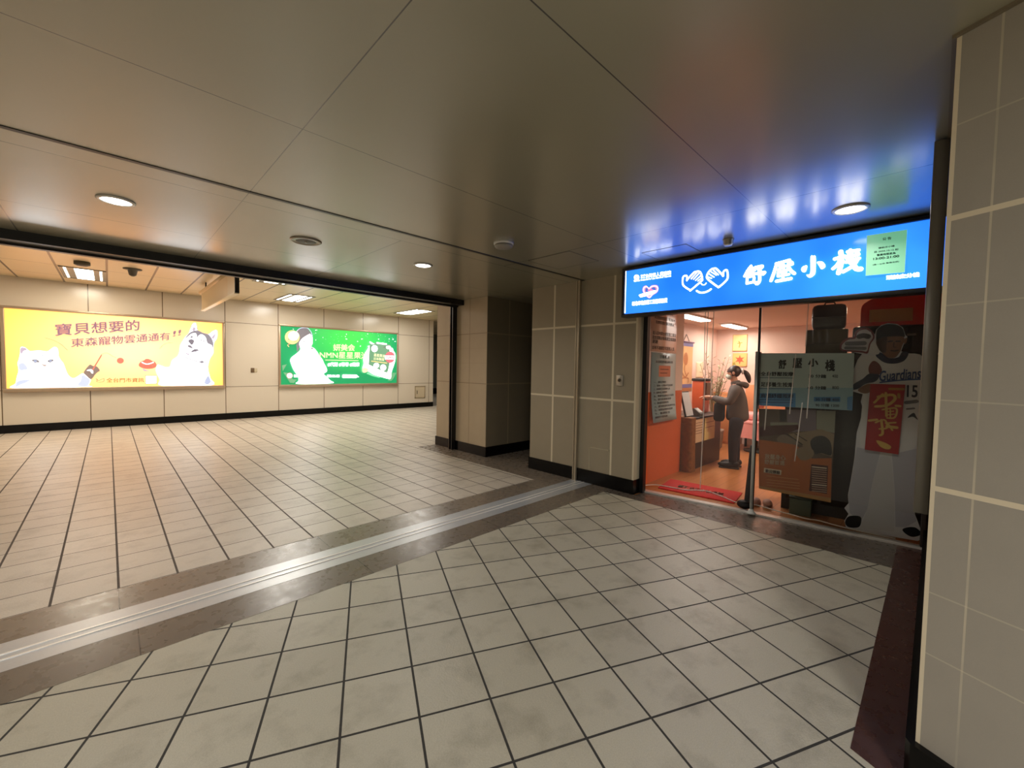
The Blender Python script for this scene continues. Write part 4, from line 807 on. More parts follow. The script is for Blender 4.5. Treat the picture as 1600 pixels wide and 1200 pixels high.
# shop shell
m_shopceil = pm('shop_ceiling', '#d8bba9', .7, var=.05, vscale=2)
struct(MB().prism([g2(-.02, .02), g2(2.46, .02), (4.99, -2), (9.6, -2), (9.6, 3.6), (4.7, 3.6)], 2.36, 2.42, m_shopceil), 'ceiling_shop')
struct(MB().box((4.69, 2.6, 0), (6.02, 3.60, 2.36), m_twotone), 'wall_shop_entrance')
struct(MB().box((6.02, 3.3, 0), (9.6, 3.6, 2.36), m_peach), 'wall_shop_left')
struct(MB().box((9.3, -2, 0), (9.6, 3.3, 2.36), m_peach), 'wall_shop_rear')
struct(MB().box((4.98, -2.2, 0), (9.6, -2, 2.36), m_peach), 'wall_shop_right')
lint = MB().prism([g2(-.03, -.04), g2(2.44, -.04), g2(2.44, .08), g2(-.03, .08)], 2.33, H, m_blackmetal); struct(lint, 'trim_shop_lintel')
sil = MB().prism([g2(-.02, -.035), g2(2.44, -.035), g2(2.44, .05), g2(-.02, .05)], -.05, .018, pm('white_sill', '#d8d4cc', .3, .4)); struct(sil, 'trim_door_sill')
jb = MB().box((4.60, 2.425, 0), (4.668, 2.476, 2.64), m_blackmetal); struct(jb, 'trim_shop_jamb')
# ------------------------------------------------------------------ fittings of the low ceiling
m_ring = pm('lamp_ring', '#c9c4ba', .35, .3)
m_lamp = em('lamp_glow', '#fffdf6', 7)
def downlight(x, y, r, label, power, col=(1, .96, .9)):
    t = thing('downlight', label, 'ceiling light', (x, y, H), 'round downlights in the low ceiling')
    MB().lathe([(r+.022, 0), (r+.022, -.006), (r+.012, -.012), (r, -.012), (r, -.002)], m_ring, (x, y, H), 32).build('trim_ring', t)
    MB().lathe([(r, -.006), (r*.7, -.014), (1e-5, -.018)], m_lamp, (x, y, H), 32).build('lamp', t)
    o = area_light('downlight_light', (0, 0, -.03), r*1.8, r*1.8, power, col, shape='DISK', spread=150); o.parent = t
    return t
downlight(.06, 4.15, .085, 'leftmost lit downlight, above the track left of the dark speaker disc', 9)
downlight(2.59, 4.14, .085, 'small lit downlight between the speaker disc and the smoke detector', 9)
downlight(3.73, .47, .085, 'lit downlight just in front of the blue shop sign', 4.5)
t = thing('ceiling_speaker', 'round dark brown speaker disc in the ceiling between two downlights', 'speaker', (1.34, 4.158, H))
MB().lathe([(.135, 0), (.135, -.006), (.118, -.014), (.112, -.010)], pm('speaker_rim', '#8d8474', .35, .6), (1.34, 4.158, H), 32).build('rim', t)
MB().lathe([(.113, -.006), (.08, -.011), (1e-5, -.013)], pm('speaker_grille', '#4a4235', .5, .3, var=.2, vscale=300), (1.34, 4.158, H), 32).build('grille', t)
MB().lathe([(.012, -.012), (.010, -.020), (1e-5, -.021)], pm('indicator', '#e8e0d0', .3), (1.34, 4.158, H), 10).build('indicator', t)
t = thing('smoke_detector', 'white round smoke detector on the low ceiling left of the shop sign', 'smoke detector', (2.63, 2.838, H))
MB().lathe([(.092, 0), (.092, -.018), (.088, -.022)], pm('detector_white', '#d6d3cd', .4), (2.63, 2.838, H), 28).build('base', t)
MB().lathe([(.080, -.022), (.080, -.028), (.086, -.030), (.078, -.046), (.05, -.052), (1e-5, -.053)], pm('detector_cover', '#8f8a80', .45), (2.63, 2.838, H), 28).build('cover', t)
t = thing('spot_lamp', 'small cylindrical grey ceiling fitting above the hands on the sign', 'ceiling fitting', (3.894, 1.32, H))
MB().lathe([(.046, 0), (.046, -.006), (.040, -.010), (.040, -.040), (.034, -.046)], pm('fitting_grey', '#8b857a', .35, .5), (3.894, 1.32, H), 24).build('body', t)
MB().lathe([(.033, -.044), (.030, -.054), (1e-5, -.056)], pm('fitting_lens', '#e4e4e0', .2), (3.894, 1.32, H), 20).build('lens', t)
m_hline = pm('hatch_gap', '#3a3327', .6); m_hatch = pm('hatch_panel', '#82776a', .3, spec=.8)
def hatch(x0, y0, x1, y1, label):
    t = thing('ceiling_hatch', label, 'access panel', ((x0+x1)/2, (y0+y1)/2, H), 'access panels in the low ceiling')
    f = MB(); g = .006
    for a, b in (((x0, y0), (x1, y0+g)), ((x0, y1-g), (x1, y1)), ((x0, y0), (x0+g, y1)), ((x1-g, y0), (x1, y1))):
        f.box((a[0], a[1], H-.002), (b[0], b[1], H+.005), m_hline)
    f.build('frame', t); MB().box((x0+g, y0+g, H-.0015), (x1-g, y1-g, H+.005), m_ceil).build('lid', t)
hatch(3.25, 2.56, 3.76, 3.12, 'square ceiling access panel left of the shop sign')
hatch(3.78, 1.64, 4.18, 2.08, 'square ceiling access panel directly above the left part of the sign')
# steel guide channels
m_rail = pm('rail_steel', '#b3a894', .3, .65)
c = MB().box((4.425, 3.30, 0), (4.47, 3.312, H), m_rail).box((4.425, 3.345, 0), (4.47, 3.357, H), m_rail).box((4.44, 3.312, 0), (4.452, 3.345, H), m_rail)
tag(c.build('guide_channel', loc=(4.44, 3.33, 0)), 'tall steel guide channel on the grey wall at the end of the floor track', 'guide rail', 'vertical guide rails')
c = MB().box((4.36, 5.99, 0), (4.45, 6.01, 2.56), m_blackmetal).box((4.36, 6.06, 0), (4.45, 6.08, 2.56), m_dsteel).box((4.41, 6.01, 0), (4.43, 6.06, 2.56), m_blackmetal)
tag(c.build('guide_channel', loc=(4.40, 6.03, 0)), 'dark steel guide channel on the warm pillar under the black beam', 'guide rail', 'vertical guide rails')
# key switch and access flap of the grey wall
t = thing('key_switch', 'small steel key switch plate on the grey wall beside the shop', 'switch', (4.47, 2.695, 1.29))
MB().bbox((4.455, 2.65, 1.29), (4.47, 2.74, 1.42), pm('switch_steel', '#b3aca0', .3, .8), .004).build('plate', t)
xf = lambda x, y, z: (4.455-z, 2.695+x, 1.36+y)
MB().lathe([(.02, 0), (.02, .012), (.016, .016), (1e-5, .016)], pm('switch_barrel', '#5a5348', .3, .9), seg=18, fr=xf).build('lock_barrel', t)
MB().box((4.432, 2.688, 1.355), (4.44, 2.702, 1.365), m_blackmetal).build('keyhole', t)
t = thing('wall_hatch', 'low square access flap in the grey wall above its black base', 'access panel', (4.465, 2.97, .18))
f = MB()
for a, b in (((2.82, .47), (3.12, .48)), ((3.112, .18), (3.12, .48)), ((2.82, .18), (2.828, .48))): f.box((4.464, a[0], a[1]), (4.472, b[0], b[1]), pm('flap_edge', '#aba187', .5))
f.build('frame', t); MB().box((4.467, 2.828, .18), (4.472, 3.112, .47), m_shopwall).build('flap', t)
# steel casing on the side of the column
c = MB().bbox((2.9, .002, .80), (4.1, .056, 2.632), pm('casing_steel', '#76726a', .3, .6, var=.05, vscale=5), .004)
tag(c.build('steel_casing', loc=(3.5, .03, .80)), 'tall narrow steel casing on the side of the grey column', 'casing')
# ------------------------------------------------------------------ far hall: troffers, detectors, hanging sign, wall fittings
m_troff = pm('troffer_reflector', '#7a7266', .3, .4); m_tube = em('tube_glow', '#fff6e4', 8)
def troffer(x, y0, y1, label, power, col, w=.6, spread=180):
    t = thing('ceiling_troffer', label, 'ceiling light', (x, (y0+y1)/2, HH), 'recessed lights in the hall ceiling')
    f = MB(); h = w/2
    for a, b in (((x-h, y0), (x-h+.03, y1)), ((x+h-.03, y0), (x+h, y1)), ((x-h, y0), (x+h, y0+.03)), ((x-h, y1-.03), (x+h, y1))): f.box((a[0], a[1], HH-.012), (b[0], b[1], HH+.02), m_troff)
    f.build('frame', t)
    MB().box((x-h+.03, y0+.03, HH-.006), (x+h-.03, y1-.03, HH+.01), m_troff).build('reflector', t)
    MB().box((x-.11, y0+.08, HH-.012), (x+.13, y1-.08, HH-.005), m_tube).build('lamp', t)
    for sx in (-1, 1): MB().box((x+sx*(h-.07)-.015, y0+.1, HH-.011), (x+sx*(h-.07)+.015, y1-.1, HH-.005), m_tube).build('lamp', t)
    o = area_light('troffer_light', (0, 0, -.03), w*.8, (y1-y0)*.9, power, col, spread=spread); o.parent = t
    return t
warm = (1, .89, .70); neut = (1, .95, .87)
troffer(-.30, 10.75, 12.15, 'recessed hall light above the yellow advertisement', 34, warm)
troffer(3.37, 10.7, 12.0, 'recessed hall light above the gap between the two advertisements', 34, neut)
troffer(6.75, 10.6, 12.0, 'rightmost recessed hall light near the far corridor', 30, neut)
troffer(2.38, 8.3, 9.6, 'louvred hall light partly hidden by the black beam beside the hanging sign box', 26, neut)
area_light('unseen_hall_light', (-3.7, 8.9, 3.05), .6, 1.4, 34, warm); area_light('unseen_hall_light', (5.9, 8.9, 3.05), .6, 1.4, 22, neut)  # extra unseen hall lamps added at left and right
area_light('unseen_hall_light', (-3.7, 11.4, 3.05), .6, 1.4, 30, warm); area_light('corridor_light', (11, 14.5, 3.05), .6, 1.4, 16, (1, 1, .95))
m_det = pm('hall_detector', '#5e5648', .5)
for x, y, lb, pr in ((-.285, 10.05, 'round grey detector on the hall ceiling beside the leftmost recessed light', [(.1, 0), (.1, -.05), (.06, -.07), (1e-5, -.075)]),
                 (.34, 10.1, 'cone shaped grey detector on the hall ceiling above the yellow advertisement', [(.13, 0), (.13, -.012), (.07, -.02), (.05, -.11), (.02, -.13), (1e-5, -.13)])):
    tag(MB().lathe(pr, m_det, (x, y, HH), 24).build('hall_detector', loc=(x, y, HH)), lb, 'detector', 'detectors in the hall ceiling')
t = thing('hanging_sign_box', 'blank cream hanging sign box below the hall ceiling, seen from its side', 'hanging sign', (1.5, 9.0, 2.55))
m_sb = pm('sign_box_side', '#d8bf93', .3); 
MB().box((1.45, 8.35, 2.60), (1.49, 11.0, 2.95), m_sb).build('side_panel', t)
MB().box((1.447, 7.75, 2.60), (1.493, 8.33, 2.95), pm('sign_box_pale', '#dccba8', .3)).build('end_panel', t)
MB().box((1.44, 7.72, 2.59), (1.50, 7.75, 2.98), m_blackmetal).build('end_cap', t)
MB().tube([(1.47, 7.8, 2.985), (1.47, 11.2, 2.985)], .045, pm('sign_rail', '#cdb283', .35), 10).build('rail', t)
MB().box((1.435, 7.75, 2.578), (1.505, 11.02, 2.60), pm('sign_lip', '#f0e0bc', .3)).build('lip', t)
for y in (8.6, 10.6): MB().tube([(1.47, y, 2.98), (1.47, y, HH)], .014, m_blackmetal, 8).build('hanger', t)
t = thing('wall_socket', 'small brown wall socket plate on the cream wall between the advertisements', 'socket', (2.82, 12.88, 1.23))
MB().bbox((2.745, 12.885, 1.228), (2.83, 12.9, 1.352), pm('socket_brown', '#6d563c', .4), .004).build('socket', t)
MB().bbox((2.83, 12.888, 1.235), (2.90, 12.9, 1.345), pm('socket_plate', '#c3b498', .35), .004).build('plate', t)
t = thing('wall_cabinet', 'small cream service flap low on the far wall near the corridor', 'access panel', (7.98, 12.88, .33))
f = MB()
for a, b in (((7.77, .33), (8.19, .36)), ((7.77, .73), (8.19, .76)), ((7.77, .33), (7.80, .76)), ((8.16, .33), (8.19, .76))): f.box((a[0], 12.882, a[1]), (b[0], 12.9, b[1]), pm('flap_frame', '#a8977a', .4))
f.build('frame', t); MB().box((7.80, 12.888, .36), (8.16, 12.9, .73), pm('flap_door', '#cfbfa3', .3)).build('door', t)
MB().box((7.85, 12.876, .48), (7.87, 12.888, .60), m_blackmetal).build('handle', t)
# small glows of the far corridor
for x, z in ((9.6, 2.0), (10.3, 1.85)):
    pass
# ------------------------------------------------------------------ printed colours
INK = dict(cat_white='#ffffff', cat_lilac='#b9a3bd', cat_shade='#c3cdf2', cat_eye='#8fa0c8', cat_nose='#b9a29a', ink='#4a4152', ink_thin='#6f6150',
  paw='#6a4a42', red='#f0502f', red_dark='#d2402a', dog_grey='#6d687c', dog_ink='#56506a', dog_blue='#a8b4d8', plum='#9a6f78', brown='#94703e',
  hair='#4a4152', citrus='#ffd77a', citrus_dark='#d9a944', citrus_pale='#fff0b0', leaf='#1f9a58', leaf_dark='#1d5c38', logo_red='#e83a58', cream='#f6f2b8',
  mint='#6ee8a0', pouch='#1f9f5e', white='#ffffff', skyline='#2b78d2', pink='#e88ac0', blue='#1f6fd6')
def glow(k, s):
    return lambda c: em(k+'_'+c, INK[c], s.get(c, s['*']) if isinstance(s, dict) else s)
PAINT = dict(paper='#7cc49a', dk='#15181c', dkblue='#123a5e', st_white='#dedbe0', st_gap='#d6d2d5', st_shirt='#e8e4e4', st_leg='#c2bec9', st_shoe='#15141a',
  st_cap='#0f1018', st_skin='#8a5f47', st_shade='#4a3026', st_dark='#17151a', st_navy='#262a44', st_glove='#7a3f38', st_blue='#3b5a94', st_grey='#6e6a70',
  st_maroon='#7a2b33', st_fan='#cfc6c8', bn_red='#b01a1c', bn_gold='#e0b45c', bn_gold2='#b98638', pb_top='#c2d0cc', pb_mid='#9cbcc8', pb_blue='#4d8cc2', pb_blue2='#5f9ad0',
  po_wall='#5a4638', po_lilac='#7a6a70', po_light='#8e8a78', po_dark='#2a1f1a', po_maroon='#4a1f1c', po_sheet='#8f775c', po_hair='#1f1a1c', po_grey='#84705f',
  po_orange='#b5622c', po_tan='#b98850', po_text='#e6d0b4', po_text2='#b08c78', po_line='#d89a60')
def paint(c): return pm('print_'+c, PAINT[c], .35, spec=.4)
# ------------------------------------------------------------------ lit advertisements on the far wall
m_frame = pm('champagne_frame', '#b59f86', .35, .4)
def lightbox(name, label, x0, x1, z0, z1, face, parts):
    t = thing(name, label, 'advertisement', ((x0+x1)/2, 12.88, z0), 'lit advertisements on the far wall')
    f = MB(); g = .05
    for a, b in (((x0-g, z0-g-.03), (x1+g, z0)), ((x0-g, z1), (x1+g, z1+g)), ((x0-g, z0), (x0, z1)), ((x1, z0), (x1+g, z1))):
        f.bbox((a[0], 12.83, a[1]), (b[0], 12.9, b[1]), m_frame, .008)
    f.build('frame', t)
    MB().box((x0, 12.862, z0), (x1, 12.9, z1), face).build('lit_panel', t)
    l = .0
    for nm, key, ink in parts:
        fr = lambda u, v, h: (max(x0+.003, min(x1-.003, x0+u)), 12.861-h, max(z0+.003, min(z1-.003, z0+v)))
        draw(MB(), ART[key], fr, ink, l).build(nm, t, keep=True); l += .0006*(len(ART[key])+1)
    return t
def yellow_face():
    t = NT('yellow_print'); P = t.pos()
    dx = t.math('MULTIPLY', t.math('SUBTRACT', P[0], .45), .62); dz = t.math('SUBTRACT', P[2], 1.75)
    r = t.math('SQRT', t.math('ADD', t.math('MULTIPLY', dx, dx), t.math('MULTIPLY', dz, dz)))
    c = t.mix(t.ramp(r, .2, 1.3), (1, .52, .26, 1), (1, .40, .08, 1))
    t.base(c); t.l(c, t.b.inputs['Emission Color']); t.b.inputs['Emission Strength'].default_value = 1.38; t.rough(.25); return t.m
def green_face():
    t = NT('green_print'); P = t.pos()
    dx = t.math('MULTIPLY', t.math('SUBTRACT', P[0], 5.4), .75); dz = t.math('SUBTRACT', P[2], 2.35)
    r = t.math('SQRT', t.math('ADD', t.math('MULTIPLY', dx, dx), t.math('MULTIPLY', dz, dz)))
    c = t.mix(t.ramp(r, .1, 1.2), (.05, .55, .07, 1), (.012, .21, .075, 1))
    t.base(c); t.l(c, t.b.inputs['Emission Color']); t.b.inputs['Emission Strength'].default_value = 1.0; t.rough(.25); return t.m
gy = glow('lit', {'*': .85, 'cat_white': 2.2, 'pouch': .6}); 
lightbox('advertisement_light_box', 'yellow lit advertisement with a white cat and a husky dog', -1.45, 2.115, .90, 2.49, yellow_face(),
  [('cat_print', 'yellow_cat', gy), ('toy_print', 'yellow_toy', gy), ('bowl_print', 'yellow_bowl', gy), ('dog_print', 'yellow_dog', gy), ('lettering', 'yellow_text', gy)])
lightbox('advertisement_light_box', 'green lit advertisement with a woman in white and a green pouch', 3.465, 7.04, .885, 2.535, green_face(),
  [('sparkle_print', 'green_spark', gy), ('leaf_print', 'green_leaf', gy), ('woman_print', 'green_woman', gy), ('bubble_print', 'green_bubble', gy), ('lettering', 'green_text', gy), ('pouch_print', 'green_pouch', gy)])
# ------------------------------------------------------------------ blue shop sign
t = thing('shop_sign', 'long blue lit shop sign with white brush characters above the glass front', 'shop sign', (4.3, 1.25, 2.1))
y0, y1, z0, z1 = -.02, 2.50, 2.115, 2.598
f = MB(); g = .028
for a, b in (((y0-g, z0-g-.006), (y1+g, z0)), ((y0-g, z1), (y1+g, z1+g)), ((y0-g, z0), (y0, z1)), ((y1, z0), (y1+g, z1))): f.bbox((4.175, a[0], a[1]), (4.31, b[0], b[1]), m_blackmetal, .004)
f.box((4.27, y0, z0), (4.31, y1, z1), m_blackmetal); f.build('frame', t)
for y in (.3, 1.3, 2.2): MB().box((4.31, y, 2.50), (4.66, y+.04, 2.54), m_blackmetal).build('bracket', t)
def blue_face():
    m = NT('blue_print'); nz = m.noise(1.6, 1)
    c = m.mix(m.ramp(nz, .35, .65), (.012, .165, 1.1, 1), (.03, .255, 1.15, 1))
    m.base(rgb('#1a66c8')); m.l(c, m.b.inputs['Emission Color']); m.b.inputs['Emission Strength'].default_value = 1.0
    m.rough(.12); m.b.inputs['Specular IOR Level'].default_value = .5; return m.m
MB().box((4.202, y0, z0), (4.27, y1, z1), blue_face()).build('lit_panel', t)
sfr = lambda u, v, h: (4.2012-h, 2.50-u, 2.115+v)
gs = glow('sign', {'*': .8, 'white': 3.0, 'pink': .9})
l = 0
for nm, key in (('lettering', 'sign_text'), ('heart_emblem', 'sign_heart'), ('hands_emblem', 'sign_hands'), ('title_characters', 'sign_title')):
    draw(MB(), ART[key], sfr, gs, l, .0004).build(nm, t, keep=True)
# green notice taped on the sign; own emission stands in for light shining through
def lit_paper():
    m = NT('glowing_green_paper'); m.base(rgb('#9fd8b4')); m.rough(.3); m.b.inputs['Emission Color'].default_value = rgb('#62b48c'); m.b.inputs['Emission Strength'].default_value = .55; return m.m
M['print_paper'] = lit_paper()
pp = ART['paper'][0][3]
t = thing('paper_notice', 'green paper notice taped over the right end of the blue sign', 'notice', (4.19, .31, 2.25))
MB().prism([(u, v) for u, v in pp], .018, .020, M['print_paper'], lambda u, v, h: sfr(u, v, h)).build('sheet', t)
draw(MB(), ART['paper'][1:], sfr, paint, .0206, .0002).build('lettering', t, keep=True)
# ------------------------------------------------------------------ glass front and clear curtains
def glass(name, rough, tint, gloss):
    if name in M: return M[name]
    t = NT(name); t.t.nodes.remove(t.b)
    tr = t.n('ShaderNodeBsdfTransparent'); tr.inputs[0].default_value = tint
    gl = t.n('ShaderNodeBsdfGlossy'); gl.inputs['Roughness'].default_value = rough; gl.inputs[0].default_value = (1, 1, 1, 1)
    lw = t.n('ShaderNodeLayerWeight'); lw.inputs[0].default_value = gloss
    mx = t.n('ShaderNodeMixShader'); t.l(lw.outputs['Fresnel'], mx.inputs[0]); t.l(tr.outputs[0], mx.inputs[1]); t.l(gl.outputs[0], mx.inputs[2])
    t.l(mx.outputs[0], t.out.inputs[0]); M[name] = t.m; return t.m
m_glass = glass('shop_glass', .0, (.93, .95, .94, 1), .12)
def plastic():
    t = NT('clear_plastic'); t.t.nodes.remove(t.b)
    tr = t.n('ShaderNodeBsdfTransparent'); tr.inputs[0].default_value = (.95, .94, .92, 1)
    gl = t.n('ShaderNodeBsdfGlossy'); gl.inputs['Roughness'].default_value = .12; gl.inputs[0].default_value = (1, 1, 1, 1)
    df = t.n('ShaderNodeBsdfTranslucent'); df.inputs[0].default_value = (.9, .88, .86, 1)
    d2 = t.n('ShaderNodeBsdfDiffuse'); d2.inputs[0].default_value = (.9, .88, .86, 1)
    lw = t.n('ShaderNodeLayerWeight'); lw.inputs[0].default_value = .13
    fc = t.ramp(lw.outputs['Facing'], .06, .55, .055, .42)
    hz = t.n('ShaderNodeMixShader'); hz.inputs[0].default_value = .5; t.l(df.outputs[0], hz.inputs[1]); t.l(d2.outputs[0], hz.inputs[2])
    a = t.n('ShaderNodeMixShader'); t.l(fc, a.inputs[0]); t.l(tr.outputs[0], a.inputs[1]); t.l(hz.outputs[0], a.inputs[2])
    b = t.n('ShaderNodeMixShader'); t.l(lw.outputs['Fresnel'], b.inputs[0]); t.l(a.outputs[0], b.inputs[1]); t.l(gl.outputs[0], b.inputs[2])
    t.l(b.outputs[0], t.out.inputs[0]); return t.m
m_pvc = plastic()
w = MB().box((1.17, -.004, .018), (2.43, .004, 2.33), m_glass, Gfr).build('window_1', kind='structure')
MB().box((1.143, -.008, .018), (1.163, .02, 2.33), m_blackmetal, Gfr).build('window_frame', w)
MB().box((2.415, -.02, .018), (2.44, .03, 2.33), pm('dark_jamb', '#2a1f1a', .4), Gfr).build('window_frame', w)
m_fold = pm('plastic_fold', '#efe6dc', .15, spec=.8)  # pale thin tubes stand in for light streaks on the plastic creases
m_fold.node_tree.nodes['Principled BSDF'].inputs['Alpha'].default_value = .45
def curtain(s0, s1, zb, o, seed, label, fold_streaks):
    rnd = random.Random(seed); n = 150; m = 10; vs = []
    ph = [(rnd.uniform(8, 40), rnd.uniform(0, 6.3), rnd.uniform(.0006, .0022)) for _ in range(5)]
    for j in range(m+1):
        z = zb+(2.31-zb)*j/m
        for i in range(n+1):
            s = s0+(s1-s0)*i/n; k = s+.05*math.sin(z*2+seed)*(z-1.2)*.15
            d = sum(a*math.sin(f*k+p+z*1.3) for f, p, a in ph)
            vs.append(G(s, z, o+d))
    fs = [(j*(n+1)+i, j*(n+1)+i+1, (j+1)*(n+1)+i+1, (j+1)*(n+1)+i) for j in range(m) for i in range(n)]
    b = MB().add(vs, fs, m_pvc, True)
    t = thing('clear_plastic_curtain', label, 'curtain', G((s0+s1)/2, zb, o), 'clear plastic curtains at the shop front')
    b.build('sheet', t)
    for c, za, zb2, sl in fold_streaks:
        MB().tube([G(c+sl*q, za+(zb2-za)*q, o-.004+.002*math.sin(q*9)) for q in [k/12 for k in range(13)]], .0055, m_fold, 6).build('fold', t)
    MB().box((s0, o-.012, 2.305), (s1, o+.012, 2.33), m_dsteel, Gfr).build('rail', t)
    return t
curtain(.02, .655, .10, .028, 3, 'clear plastic curtain sheet in the doorway left half, nearest the grey wall', ((.648, 2.3, .16, -.02), (.615, 2.3, 1.5, .01)))
curtain(.66, 1.13, .10, .040, 5, 'clear plastic curtain sheet in the doorway right half, beside the sign stand', ((.70, 2.3, 1.2, .0),))
curtain(1.18, 2.40, .30, -.045, 9, 'clear plastic curtain over the display window with the cut-out figure', ((1.475, 1.68, 1.08, -.03), (1.60, 1.62, 1.05, -.015), (1.545, 1.2, .62, -.04), (1.26, 1.5, .9, -.02), (1.56, 2.25, 1.75, -.01)))
# ------------------------------------------------------------------ display window
def board(name, label, cat, outline, u0, o, thick, items, edge, partname, lettering=True):
    base = G(u0+.3, min(p[1] for p in outline), o)
    t = thing(name, label, cat, base)
    fr = lambda u, v, h: G(u0+u, v, o-h)
    MB().prism([(p[0], p[1]) for p in outline], -thick, .0, edge, fr).build('backing_board', t)
    a = [i for i in items if i[0] != 'T']; b = [i for i in items if i[0] == 'T']
    draw(MB(), a, fr, paint, .0004, .0003).build(partname, t, keep=True)
    if b: draw(MB(), b, fr, paint, .0004+.0003*(len(a)+1), .0002).build('lettering', t, keep=True)
    return t
P_ = ART['price'][0][3]
tb = board('price_board', 'blue grey price board with four black brush characters behind the glass', 'price board', P_, 1.15, .10, .012, ART['price'], pm('board_edge', '#4c5250', .5), 'printed_panel')
MB().box((.0, .094, 1.10), (.012, .112, 1.70), m_dsteel, lambda s, o, z: G(1.15+s, z, o)).build('edge_rail', tb)
Q_ = ART['poster'][0][3]
board('massage_poster', 'brown and orange treatment poster hanging below the price board', 'poster', Q_, 1.17, .14, .008, ART['poster'], pm('poster_edge', '#5a4030', .5), 'printed_picture')
S_ = ART['standee'][0][3]
st = board('player_standee', 'life-size cardboard cut-out of a baseball player in white, dark cap, number 15', 'cut-out figure', [(p[0], max(.002, p[1])) for p in S_], 1.74, .15, .012, [tuple(list(i[:3])+[tuple((u, max(.003, v)) for u, v in i[3]) if i[0] != 'T' else i[3]]+list(i[4:])) for i in ART['standee']], pm('standee_edge', '#dedad6', .5), 'printed_figure')
MB().add([G(1.74+u, v, .168) for u, v in ((.26, .0), (.34, 1.0), (.26, 1.0))]+[G(1.74+.26, .0, .38)], [(0, 1, 2), (0, 2, 3)], pm('standee_prop', '#8d7a60', .7)).build('prop', st)
R_ = ART['banner'][0][3]
t = thing('new_year_banner', 'red banner with gold brush characters hung on the cut-out figure', 'banner', G(1.74+.3, .8, .12))
bfr = lambda u, v, h: G(1.74+u, v, .128-h)
MB().prism(R_, -.003, 0, paint('bn_red'), bfr).build('cloth', t)
draw(MB(), ART['banner'][1:], bfr, paint, .0004, .0003).build('gold_characters', t, keep=True)
# stand pole with its round foot
t = thing('sign_stand', 'slim grey sign stand pole with a small round foot at the door edge', 'stand', G(1.15, .002, -.055))
m_pole = pm('pole_grey', '#ced2cd', .4, .1)
p = G(1.15, 0, -.055)
MB().tube([G(1.15, .03, -.055), G(1.145, 1.70, -.055)], .014, m_pole, 12).build('pole', t)
MB().lathe([(.045, .002), (.045, .012), (.03, .022), (.018, .045), (1e-5, .046)], m_pole, (p[0], p[1], .018), 20).build('foot', t)
t = thing('black_post', 'black tapering post with a rounded foot just inside the door beside the grey pole', 'post', G(1.08, .0, .13))
p = G(1.08, 0, .13)
m_bk = pm('black_cloth', '#0d0c0e', .6)
MB().tube([G(1.085, .06, .13), G(1.095, .35, .13), G(1.11, .7, .125)], [.034, .026, .02], m_bk, 12).build('post', t)
MB().ell((p[0]-.01, p[1]+.02, .05), (.06, .075, .048), m_bk).build('foot', t)
# dark cabinet behind the boards and what stands on it
def cab():
    t = thing('display_cabinet', 'tall dark wood cabinet behind the price board and the cut-out figure', 'cabinet', G(1.9, 0, .7))
    m = pm('dark_cabinet_wood', '#2a1c14', .4, var=.3, vscale=6); 
    F2 = lambda s, o, z: G(s, z, o)
    MB().box((1.36, .45, .0), (2.62, .95, 1.68), m, F2).build('body', t)
    for s0, s1 in ((1.40, 1.68), (1.71, 2.14), (2.17, 2.60)):
        dr = MB().bbox((s0, .425, .12), (s1, .45, 1.64), pm('cabinet_door', '#1f140f', .3), .008, F2).build('door', t)
        MB().tube([G(s1-.05, .8, .415), G(s1-.05, 1.0, .415)], .008, m_dsteel, 8).build('handle', dr)
    return t
cab()
def gbox(name, label, cat, s0, s1, z0, z1, o0, o1, m, bev=.01):
    b = MB().bbox((s0, o0, z0), (s1, o1, z1), m, bev, lambda s, o, z: G(s, z, o)); return b
t = thing('carton_box', 'olive carton box under the dark suitcase on the cabinet', 'box', G(1.68, 1.68, .6))
gbox('', '', '', 1.515, 1.865, 1.681, 1.945, .48, .85, pm('olive_carton', '#4d4420', .6, var=.1)).build('body', t)
gbox('', '', '', 1.515, 1.865, 1.79, 1.80, .477, .48, pm('carton_tape', '#3a3318', .3), .001).build('tape', t)
t = thing('suitcase', 'dark rounded suitcase lying on top of the olive carton', 'suitcase', G(1.70, 1.946, .6))
gbox('', '', '', 1.555, 1.845, 1.947, 2.21, .50, .80, pm('suitcase_shell', '#2b2528', .3, var=.2), .045).build('shell', t)
gbox('', '', '', 1.56, 1.84, 2.07, 2.078, .495, .80, pm('suitcase_zip', '#5a5254', .3, .5), .001).build('zip', t)
MB().tube([G(1.66, 2.20, .52), G(1.67, 2.225, .51), G(1.74, 2.225, .51), G(1.75, 2.20, .52)], .008, m_bk, 8).build('handle', t)
t = thing('low_crate', 'low grey green crate on the floor under the brown poster', 'crate', G(1.55, 0, .36))
gbox('', '', '', 1.45, 1.64, 0.0, .17, .28, .41, pm('grey_green', '#59604e', .6), .008).build('body', t)
gbox('', '', '', 1.445, 1.645, .172, .19, .275, .415, pm('crate_lid', '#464b3c', .5), .004).build('lid', t)
t = thing('black_case', 'glossy black case behind the head of the cut-out figure', 'case', G(2.2, 1.68, .6))
gbox('', '', '', 1.90, 2.52, 1.681, 1.96, .48, .85, pm('gloss_black', '#060607', .12), .02).build('body', t)
gbox('', '', '', 2.30, 2.36, 1.86, 1.88, .470, .482, m_steel, .002).build('latch', t)
t = thing('red_arched_box', 'red arched box with a tan window on top of the black case', 'box', G(2.2, 1.96, .6))
pts = [(1.955, 1.962), (2.53, 1.962), (2.53, 2.24)]+[(2.30-.345*math.sin(a)*1.0, 2.14+.135*math.cos(a)) for a in [i*math.pi/2/8 for i in range(9)]]
MB().prism(pts, .48, .80, pm('red_lacquer', '#d81c0e', .25, coat=.4), lambda s, z, o: G(s, z, o)).build('shell', t)
